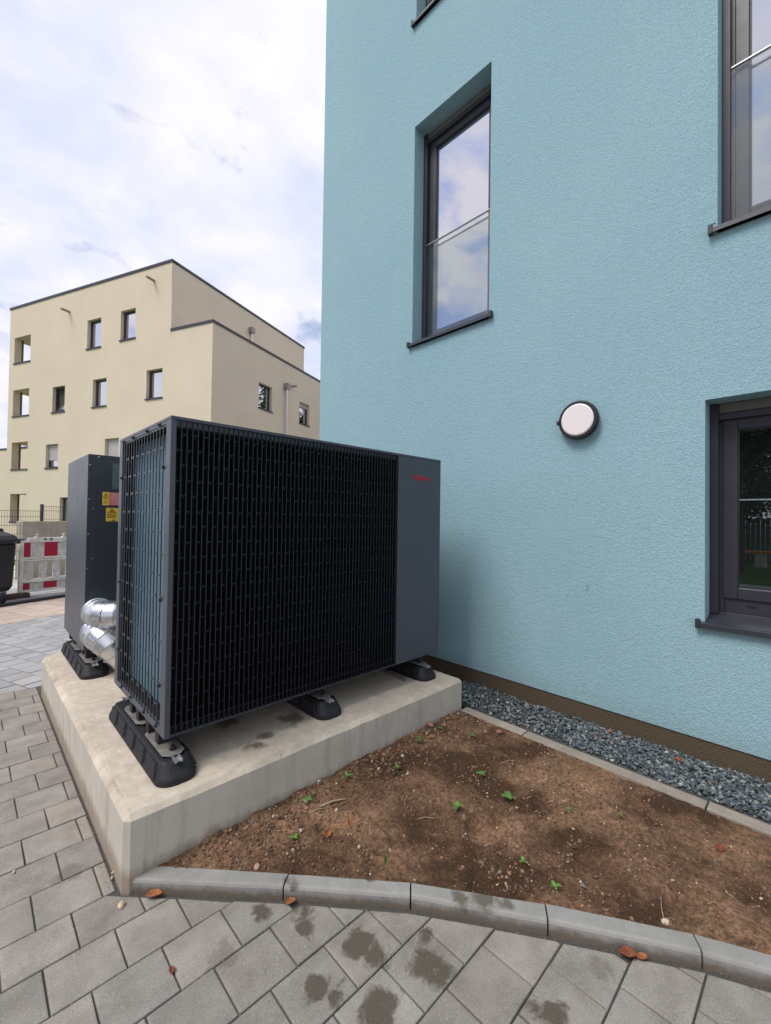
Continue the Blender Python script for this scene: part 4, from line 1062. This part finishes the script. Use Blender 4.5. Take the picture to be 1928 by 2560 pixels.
def tri_sign(par, cx, z0, w, h):
    mb = MB(rT)
    def seg(a, b, t=.0016):
        d = Vector((b[0]-a[0], b[1]-a[1])).normalized(); n = Vector((-d.y, d.x))*t
        mb.loft([[(a[0]+n.x, y, a[1]+n.y), (b[0]+n.x, y, b[1]+n.y), (b[0]-n.x, y, b[1]-n.y), (a[0]-n.x, y, a[1]-n.y)] for y in (Y0q - .0076, Y0q - .0064)])
    a, b, c = (cx - w/2, z0), (cx + w/2, z0), (cx, z0 + h); seg(a, b); seg(b, c); seg(c, a)
    mb.box((cx - .0016, Y0q - .0076, z0 + h*.22), (cx + .0016, Y0q - .0064, z0 + h*.66)); mb.box((cx - .0016, Y0q - .0076, z0 + h*.08), (cx + .0016, Y0q - .0064, z0 + h*.16))
    mb.build('warning_triangle', M['print'], par)
tri_sign(y1, 0.7755, 1.652, 0.034, 0.030); tri_sign(y2, 0.818, 1.541, 0.034, 0.022)
for y in (3.985, 4.12, 4.5, 4.7): MB(rT).box((0.675, y, ZP + .102), (0.77, y + .05, Z0p)).build('mounting_bracket', M['alu_dark'], rear)

def duct(name, label, pts, r, joints):
    root = thing(name, label, 'pipe', pts[0], 0, 'silver pipes between the heat pumps')
    P0 = Vector(pts[0]); T = lambda p: Vector(p) - P0
    for a, b in zip(pts, pts[1:]): pass
    allp = [Vector(p) for p in pts]
    # gores: consecutive mitred pieces, each a part
    for i in range(len(allp) - 1):
        def planes(j):
            if 0 < j < len(allp)-1: return ((allp[j]-allp[j-1]).normalized() + (allp[j+1]-allp[j]).normalized()).normalized()
            return (allp[min(j+1, len(allp)-1)] - allp[max(j-1, 0)]).normalized()
        d = (allp[i+1]-allp[i]).normalized(); up = Vector((0, 0, 1)); a = d.cross(up).normalized(); b = a.cross(d).normalized(); n = 40
        def rng_(j, rr, push=0.0):
            out = []; pn = planes(j)
            for k in range(n):
                t = 2*PI*k/n; q = allp[i] + a*math.cos(t)*rr + b*math.sin(t)*rr
                s = (allp[j] + d*push - q).dot(pn)/d.dot(pn); out.append(q + d*s)
            return out
        mb = MB(T); g = 0.0
        mb.loft([rng_(i, r, 0.0), rng_(i, r + .005, 0.002), rng_(i, r + .005, 0.008), rng_(i, r, 0.012), rng_(i+1, r, -0.002)], 0, i == 0, True)
        o = mb.build('pipe_segment', M['zinc'], root, recalc=True)
        me = o.data
        for p in me.polygons: p.use_smooth = len(p.vertices) == 4
        me.set_sharp_from_angle(angle=math.radians(18))
    for (p, nrm) in joints:
        mb = MB(T); mb.disc(p, nrm, .006, .006, 8); mb.build('rivet', M['screw'], root)
    return root
def bend(P, d0, d1, R, n=4):
    d0 = Vector(d0).normalized(); d1 = Vector(d1).normalized(); c = Vector(P) + d1*R; out = []
    for k in range(n + 1):
        t = PI/2*k/n; out.append(tuple(c - d1*R*math.cos(t) + d0*R*math.sin(t)))
    return out
b1 = bend((0.737, 3.885, 0.757), (0, -1, 0), (1, 0, 0), 0.135, 4)
duct('pipe_elbow', 'upper silver sheet metal pipe elbow level with the bottom of the rear casing',
     [(0.737, 3.960, 0.757)] + b1 + [(1.6, b1[-1][1], 0.757)], 0.104, [((0.80, 3.70, 0.852), (0, -.4, 1)), ((0.835, 3.69, 0.851), (0, -.4, 1)), ((0.87, 3.69, .851), (0, -.4, 1))])
d2 = Vector((0.66, 0, -0.75)).normalized()
b2 = bend((0.735, 3.875, 0.600), (0, -1, 0), d2, 0.135, 4)
e2 = Vector(b2[-1]) + d2*0.10; e3 = e2 + Vector((0.97, 0, -0.2))*0.12
duct('pipe_elbow', 'lower silver sheet metal pipe bending down to the plinth',
     [(0.735, 3.956, 0.600)] + b2 + [tuple(e2), tuple(e3), (1.7, e3.y, e3.z)], 0.106, [((0.93, 3.66, 0.56), (0, -.5, 1)), ((0.955, 3.66, .55), (0, -.5, 1))])

# =================================================================== BACKGROUND OBJECTS
def dirT(O, ang): 
    a = Vector((math.cos(ang), math.sin(ang), 0)); return a, Vector((-a.y, a.x, 0))
# black rubber edge strip
sa = math.atan2(9.83 - 9.36, 1.369 - 0.405)
P0 = Vector((0.405, 9.36, 0)); d_ = Vector((math.cos(sa), math.sin(sa), 0)); n_ = Vector((-d_.y, d_.x, 0))
mb = MB(); mb.loft([[P0 + d_*s + n_*a + Vector((0, 0, z)) for a, z in ((-.06, 0), (-.055, .035), (.0, .05), (.055, .035), (.06, 0))] for s in (-5, -2, 0, .5, 1, 3, 6)])
tag(mb.build('cable_ramp', M['rubber']), 'long black rubber strip lying across the paving in front of the barrier', 'edge strip')

# barrier
BA = math.radians(14.5)
bar = thing('barrier', 'scuffed white plastic site barrier with red reflective squares, left of the rear heat pump', 'barrier', (0.676, 10.20, 0.0), BA)
def bb(lo, hi, name, mat, bevel=0.004, par=None): return MB().box(lo, hi).build(name, mat, par or bar, bevel=bevel)
BL = 2.0
for x in (0.0, BL - .07): bb((x, -0.03, 0.08), (x + .065, 0.035, 1.05), 'post', M['barwhite'], .01)
bb((0.066, -0.025, 0.988), (BL - .07, 0.03, 1.02), 'rail', M['barwhite']); bb((0.13, -0.025, 1.021), (BL - .14, 0.03, 1.072), 'top_strip', M['barwhite'], .006)
for z0, z1 in ((0.682, 0.718), (0.642, 0.668), (0.288, 0.318), (0.250, 0.274), (0.082, 0.118)): bb((0.066, -0.03, z0), (BL - .07, 0.035, z1), 'rail', M['barwhite'], .006)
for z0, z1, zz in ((0.719, 0.987, 1), (0.119, 0.249, 0)):
    bb((0.066, -0.004, z0), (BL - .07, 0.014, z1), 'board', M['bargrey'], 0)
    for x in (0.071, 0.384, 0.384 + .435, 0.384 + .87, 0.384 + 1.305):
        x1 = x + (0.098 if x < .1 else 0.212)
        bb((x, -0.0085, z0 + .004), (min(x1, BL - .075), -0.0045, z1 - .006), 'reflector', M['barred'], 0)
for k in range(9):
    x = 0.098 + 0.213*k
    if x + .115 < BL - .07: bb((x, -0.012, 0.319), (x + .118, 0.018, 0.641), 'upright_slat', M['bargrey'], .008)
for x in (0.265, 0.69, 1.12, 1.55):
    q = MB(); q.box((x - .03, -.028, 1.02), (x + .03, .032, 1.09)); q.tube([(x, 0, 1.08), (x, 0, 1.13)], .016, 10); q.tube([(x, 0, 1.13), (x, 0, 1.145)], .03, 10); q.build('lamp_socket', M['barwhite'], bar)
    for dx in (0.10, 0.20): MB().disc((x + dx + .02, -.0255, 1.045), (0, -1, 0), .02, .003, 12).build('hole', M['print'], bar)
tag(MB(lambda p: Matrix.Translation((0.60, 10.02, 0)) @ Matrix.Rotation(BA, 4, 'Z') @ Vector(p)).box((-0.14, 0, 0), (0.25, 0.18, 0.085)).build('timber_block', M['wood'], None, bevel=.006), 'short dark timber block under the left end of the barrier', 'timber block')

# concrete garden wall with mesh fence on top
WA = math.radians(21.5)
gw = tag(MB(lambda p: Matrix.Rotation(WA, 4, 'Z') @ Vector(p)).box((0, 0, -0.1), (9, 0.28, 1.345)).build('garden_wall', M['conc_wall'], None, bevel=.012), 'rough concrete garden wall below the mesh fence, behind the barrier', 'wall')
gw.location = (0.905, 12.80, 0)
def mesh_fence(origin, ang, length, z0, z1, label, posts):
    f = thing('mesh_fence', label, 'fence', origin, ang, 'anthracite mesh fence panels')
    w = MB()
    k = 0; x = 0.0
    while x < length: w.box((x - .002, -.002, z0), (x + .002, .002, z1 + .01)); x += 0.05
    z = z0 + .05
    while z < z1 + .001: w.box((0, -.009, z - .004), (length, -.0035, z + .004)); z += 0.2
    w.box((0, -.009, z1 - .004), (length, -.0035, z1 + .004))
    tag(w.build('wire_grid', M['wire'], f), kind='stuff')
    for p in posts: MB().box((p - .025, -.02, z0 - .1), (p + .025, .04, z1 + .05)).build('post', M['wire'], f)
mesh_fence((1.265, 13.04, 0), WA, 5.0, 1.345, 1.70, 'dark wire mesh fence panel on top of the concrete wall', (0.0, 2.5, 5.0))
mesh_fence((1.235, 13.03, 0), WA + PI, 6.0, 0.0, 1.585, 'dark wire mesh fence panel running left from the wall post behind the bin', (2.5, 5.0))

# wheeled bin
bn = thing('waste_container', 'black wheeled waste container with domed lid cut off by the left edge', 'bin', (0.155, 9.62, 0.0), math.radians(20))
def brect(x0, x1, y0, y1, z): return [(x0, y0, z), (x1, y0, z), (x1, y1, z), (x0, y1, z)]
mb = MB(); mb.loft([brect(-.88, .39, -.02, .55, .19), brect(-.92, .435, -.05, .62, .27), brect(-.95, .46, -.08, .68, 1.0)]); mb.build('body', M['binplastic'], bn, bevel=.03, seg=3)
MB().box((-1.0, -.12, 1.0), (0.50, .73, 1.055)).build('rim', M['binplastic'], bn, bevel=.012)
mb = MB(); mb.loft([brect(-.99, .49, -.11, .72, 1.056), brect(-.97, .46, -.05, .70, 1.14), brect(-.88, .36, .08, .62, 1.20)]); mb.build('lid', M['binplastic'], bn, bevel=.02, seg=3)
mb = MB(); mb.box((0.30, 0.50, 1.10), (0.52, 0.74, 1.25)); mb.build('lid_hinge', M['binplastic'], bn, bevel=.03, seg=3)
mb = MB(); mb.tube([(0.40, -.12, 1.02), (0.42, -.19, 1.02), (0.42, -.19, 1.07), (0.53, -.14, 1.07), (0.56, .15, 1.07)], .014, 8); mb.build('handle', M['alu'], bn)
for x, y in ((0.30, 0.0), (0.30, .52), (-.78, .02), (-.78, .52)):
    w = MB().tube([(x - .03, y, .10), (x + .03, y, .10)], .10, 20).build('wheel', M['binplastic'], bn)
    mb = MB(); mb.loft([[(x - .045, y - .06, .20), (x + .045, y - .06, .20), (x + .045, y + .06, .20), (x - .045, y + .06, .20)], [(x - .045, y - .02, .08), (x + .045, y - .02, .08), (x + .045, y + .03, .08), (x - .045, y + .03, .08)]]); mb.build('wheel_fork', M['rail'], bn)

# trees (one mirrored in the ground floor window, two mirrored in the far facade)
def tree(name, label, x, y, h, cr, cz, n, seed, leaf=0.11):
    rg = random.Random(seed); root = thing(name, label, 'tree', (x, y, 0), 0, 'trees mirrored in the windows')
    t = MB(); t.tube([(0, 0, -.1), (.03, 0, h*.25), (-.04, .03, h*.5), (.02, 0, h*.75)], [.16, .12, .09, .04], 10)
    tips = []
    for k in range(9):
        a = k*2.4 + rg.random(); z0 = h*(.28 + .045*k); l = cr*(.55 + .4*rg.random())
        e = Vector((math.cos(a)*l, math.sin(a)*l, z0 + l*.5)); t.tube([(0, 0, z0), tuple(Vector((0, 0, z0)).lerp(e, .5) + Vector((0, 0, .1))), tuple(e)], [.05, .035, .012], 6); tips.append(e)
    t.build('trunk', M['bark'], root)
    c = MB()
    cl = []
    for k in range(60):
        v = Vector((rg.gauss(0, 1), rg.gauss(0, 1), rg.gauss(0, 1))).normalized()*(rg.random()**.4); cl.append(Vector((v.x*cr, v.y*cr, cz + v.z*(h - cz)*.95)))
    for k in range(n):
        p = rg.choice(cl) + Vector((rg.gauss(0, .28), rg.gauss(0, .28), rg.gauss(0, .22)))*(cr/3)
        a = Vector((rg.gauss(0, 1), rg.gauss(0, 1), rg.gauss(0, .6))).normalized()*leaf*rg.uniform(.7, 1.3); b = a.cross(Vector((rg.gauss(0, 1), rg.gauss(0, 1), rg.gauss(0, 1)))).normalized()*leaf*.45
        c.face([p - a, p + b, p + a, p - b])
    tag(c.build('crown', M['leaf'], root, recalc=False), kind='stuff')
tree('garden_tree', 'leafy tree on the lawn mirrored in the ground floor window', -10.6, 1.95, 8.2, 3.8, 4.9, 30000, 5, .085)
tree('garden_tree', 'tall leafy tree mirrored in the right hand facade of the cream building', 24.0, 16.6, 13.0, 4.2, 7.5, 12000, 8, .16)
tree('garden_tree', 'second leafy tree mirrored in the cream building facade', 30.0, 14.6, 13.0, 4.6, 7.0, 9000, 9, .16)
tree('garden_tree', 'broad dark tree by the board fence mirrored in the ground floor window', -14.0, 3.6, 8.5, 4.0, 4.4, 26000, 15, .095)
bf = thing('board_fence', 'grey board fence behind the lawn mirrored in the ground floor window', 'fence', (-16.0, -6.0, 0))
for k in range(110): MB().box((random.uniform(-.01, .01), k*.152, 0.02), (.03, k*.152 + .142, 1.75 + random.uniform(-.02, .02))).build('board', M['fencewood'], bf)
bench = thing('bench', 'low stone bench with orange timber seat mirrored in the window', 'bench', (-13.2, 2.1, 0.03))
MB().box((-.22, -.75, .46), (.22, .75, .54)).build('seat', M['orange'], bench, bevel=.01)
for y in (-.6, .3): MB().box((-.18, y, 0), (.18, y + .3, .459)).build('leg', M['palestone'], bench)

# =================================================================== SMALL THINGS ON THE GROUND
def seedling(x, y, size, label, rg, nl=5, tall=0.0):
    r = thing('seedling', label, 'seedling', (x, y, soil_z(x, y) - .002), rg.uniform(0, 6), 'seedlings in the soil bed')
    h = size*.55 + tall
    MB().tube([(0, 0, 0), (size*.03, 0, h*.5), (0, size*.04, h)], [.0016, .0013, .001], 5).build('stem', M['seedling'], r)
    me = None
    for k in range(nl):
        a = k*2*PI/nl*1.02 + rg.uniform(-.3, .3); l = size*rg.uniform(.75, 1.15); up = rg.uniform(.15, .6)
        d = Vector((math.cos(a), math.sin(a), up)).normalized(); s = Vector((-math.sin(a), math.cos(a), 0))
        b0 = Vector((0, 0, h*(.75 + .25*rg.random()))); w = l*.30
        P = [b0, b0 + d*l*.35 + s*w + Vector((0, 0, .10*l)), b0 + d*l*.7 + s*w*.8 + Vector((0, 0, .06*l)), b0 + d*l - Vector((0, 0, .12*l)), b0 + d*l*.7 - s*w*.8 + Vector((0, 0, .06*l)), b0 + d*l*.35 - s*w + Vector((0, 0, .10*l)), b0 + d*l*.5]
        m = MB(); m.v = [tuple(p) for p in P]; m.f = [[0, 1, 6], [1, 2, 6], [2, 3, 6], [3, 4, 6], [4, 5, 6], [5, 0, 6]]; m.m = [0]*6
        m.build('leaf', M['seedling'], r, recalc=False)
def sprout(x, y, size, label, rg, n=4):
    r = thing('grass_sprout', label, 'grass sprout', (x, y, soil_z(x, y) - .002), 0, 'grass sprouts in the soil bed')
    for k in range(n):
        a = rg.uniform(0, 2*PI); l = size*rg.uniform(.6, 1.1); dx, dy = math.cos(a)*l*.25, math.sin(a)*l*.25; w = .0028
        m = MB(); m.v = [(-w, 0, 0), (w, 0, 0), (dx*.4 + w, dy*.4, l*.6), (dx*.4 - w, dy*.4, l*.6), (dx, dy, l)]; m.f = [[0, 1, 2, 3], [3, 2, 4]]; m.m = [0, 0]
        m.build('blade', M['seedling'], r, recalc=False)
rg = random.Random(21)
for x, y, s, lab in ((2.346, 1.851, .024, 'tiny green seedling among soil lumps in the far corner by the plinth'), (2.429, 1.649, .030, 'light green seedling nearest the upper end of the gravel edging'),
    (2.103, 1.830, .034, 'green seedling close to the plinth side beside reddish lumps'), (1.807, 1.739, .028, 'small green seedling a little out from the plinth, above the sticks'),
    (1.533, 1.861, .040, 'broad leaved green seedling right against the concrete plinth'), (2.110, 1.367, .034, 'dark green seedling on the dark patch in the middle of the bed'),
    (2.034, 1.156, .046, 'largest bright green seedling beside the footprint in the bed centre'), (1.787, 1.299, .032, 'small green seedling left of the largest seedling'),
    (2.201, 0.904, .024, 'tiny seedling between the footprint and the gravel edging'), (1.266, 1.840, .030, 'green seedling near the plinth behind the grey stick'),
    (1.092, 1.691, .024, 'single leaved seedling left of the orange dead leaf'), (1.733, 0.910, .026, 'dark seedling halfway between bed centre and front kerb'),
    (1.705, 0.762, .028, 'yellowish green seedling closest to the front kerb'), (2.319, 0.712, .020, 'faint seedling in the pale soil near the gravel edging')):
    seedling(x, y, s*.95, lab, rg, 3 + int(rg.random()*3), rg.uniform(0, .012))
for x, y, s, lab in ((1.307, 1.316, .055, 'upright grass sprout just behind the front kerb'), (1.497, 1.352, .035, 'thin grass sprout in the middle of the pale soil'), (1.857, 1.835, .030, 'short grass sprout at the foot of the plinth'), (2.576, 0.429, .06, 'single thin stalk near the gravel edging at the right')):
    sprout(x, y, s, lab, rg)
def dead_leaf(x, y, z, size, mat, label, rz, curl=.5, rx=0.0):
    n = 7; m = MB(); rgl = random.Random(int(x*1000 + y*77)); idx = []
    for i in range(n):
        t = i/(n-1); w = size*.34*math.sin(PI*min(1, t*.92 + .05))**.8*(1 + .12*rgl.uniform(-1, 1))
        row = []
        for j in (-1, -.5, 0, .5, 1):
            xx = (t - .5)*size; yy = j*w; zz = curl*(abs(j)**1.5)*w*1.2 + curl*.5*size*(t - .5)**2*1.6 + rgl.uniform(-.03, .03)*size
            row.append(m.vert((xx, yy, zz)))
        idx.append(row)
    for i in range(n-1):
        for j in range(4): m.f.append([idx[i][j], idx[i+1][j], idx[i+1][j+1], idx[i][j+1]]); m.m.append(0)
    o = m.build('dead_leaf', M[mat], None, recalc=False); o.location = (x, y, z); o.rotation_euler = (rx, 0, rz)
    sm = o.modifiers.new('thick', 'SOLIDIFY'); sm.thickness = .0012
    tag(o, label, 'dead leaf', 'dead leaves on the ground')
dead_leaf(1.326, 1.581, soil_z(1.326, 1.581) + .010, .052, 'dryleaf', 'orange brown dead leaf standing upright on the soil', 1.0, .3, .7)
dead_leaf(1.239, 1.634, soil_z(1.239, 1.634) + .005, .045, 'dryleaf', 'narrow orange dead leaf lying left of the upright leaf', .5, .7, .3)
dead_leaf(0.560, 1.862, .005, .058, 'dryleaf', 'long curled brown dead leaf at the corner of plinth and kerb', -.55, .8)
dead_leaf(0.940, 1.470, .005, .040, 'dryleaf', 'orange brown dead leaf on the paving against the front kerb', -.2, .6)
dead_leaf(0.518, 1.520, .004, .026, 'dryleaf2', 'tiny rust coloured dead leaf in a paving joint', 1.2, .5)
dead_leaf(1.678, 0.488, .005, .055, 'dryleaf2', 'dark rust coloured dead leaf wedged under the right part of the kerb', -.9, .8)
dead_leaf(1.706, 0.452, .006, .038, 'dryleaf', 'lighter brown dead leaf beside the rust coloured leaf at the kerb', -.6, .6)
dead_leaf(2.446, 0.343, soil_z(2.446, .343) + .004, .050, 'dryleaf2', 'small rust coloured leaf on the soil towards the right edge', .3, .6)
dead_leaf(3.03, 0.62, .118, .05, 'dryleaf2', 'rust coloured dead leaf lying on the gravel', .9, .5)
dead_leaf(3.10, 1.02, .116, .04, 'dryleaf', 'small orange leaf on the gravel by the brown wall base', .2, .5)
def pebble(x, y, z, r, mat, label, sq=(1, .8, .6)):
    m = MB(); rgp = random.Random(int(x*991 + y*77)); rock(m, (0, 0, 0), r, sq, .16, rgp); o = m.build('pebble', M[mat], None, recalc=False); o.location = (x, y, z + r*.35)
    ss = o.modifiers.new('round', 'SUBSURF'); ss.levels = 1; ss.render_levels = 1
    tag(o, label, 'pebble', 'loose stones on the ground')
pebble(0.457, 1.905, 0, .021, 'stone_pale', 'pale pebble on the paving at the plinth corner')
pebble(0.472, 2.103, 0, .012, 'stone_pale', 'small pale pebble at the foot of the plinth side')
pebble(0.462, 2.079, 0, .010, 'stone_pale', 'smallest pale pebble beside the plinth side', (1, .6, .6))
pebble(0.172, 2.393, 0, .012, 'stone_pale', 'flat pale stone chip lying in a paving joint at the left', (1.3, .6, .3))
for x, y, r, mt, lab in ((0.902, 1.675, .020, 'stone_pink', 'pinkish stone on the soil near the plinth end of the kerb'), (2.223, 1.814, .032, 'stone_brown', 'large reddish soil lump in front of the plinth'), (2.627, 1.567, .034, 'stone_brown', 'large reddish stone against the gravel edging'),
    (2.332, 1.925, .034, 'stone_brown', 'soil lump touching the plinth at the far end'), (2.42, 1.87, .026, 'stone_brown', 'smaller soil lump in the far corner of the bed'), (2.56, 1.63, .022, 'stone_brown', 'small reddish stone left of the large one at the edging'), (1.100, 1.848, .024, 'stone_brown', 'brown soil lump at the near foot of the plinth'),
    (1.872, 0.420, .018, 'stone_pale', 'white stone lying just behind the front kerb at the right'), (2.02, 1.10, .010, 'stone_pale', 'white pebble right of the largest seedling'), (1.29, 1.47, .012, 'stone_pale', 'white pebble behind the front kerb, left of the grass sprout')):
    pebble(x, y, soil_z(x, y), r, mt, lab)
def stick(p, q, r, label):
    a = Vector((*p, soil_z(*p) + .006)); b = Vector((*q, soil_z(*q) + .008)); m = MB(); c = (a + b)/2 + Vector((.004, .006, .004)); m.tube([a, c, b], [r, r*.9, r*.5], 6); tag(m.build('stick', M['stick']), label, 'stick', 'dry sticks on the soil')
stick((1.295, 1.78), (1.435, 1.745), .006, 'thick grey dry stick near the plinth'); stick((1.245, 1.775), (1.31, 1.762), .003, 'thin pale twig left of the thick stick')
stick((2.25, .95), (2.20, 1.02), .004, 'short brown stick near the gravel edging'); stick((1.66, 1.34), (1.60, 1.40), .002, 'thin straw in the middle of the bed')
stick((1.86, .42), (1.98, .46), .002, 'curved straw near the right end of the kerb'); stick((2.30, 1.36), (2.40, 1.32), .002, 'thin pale straw below the gravel edging')
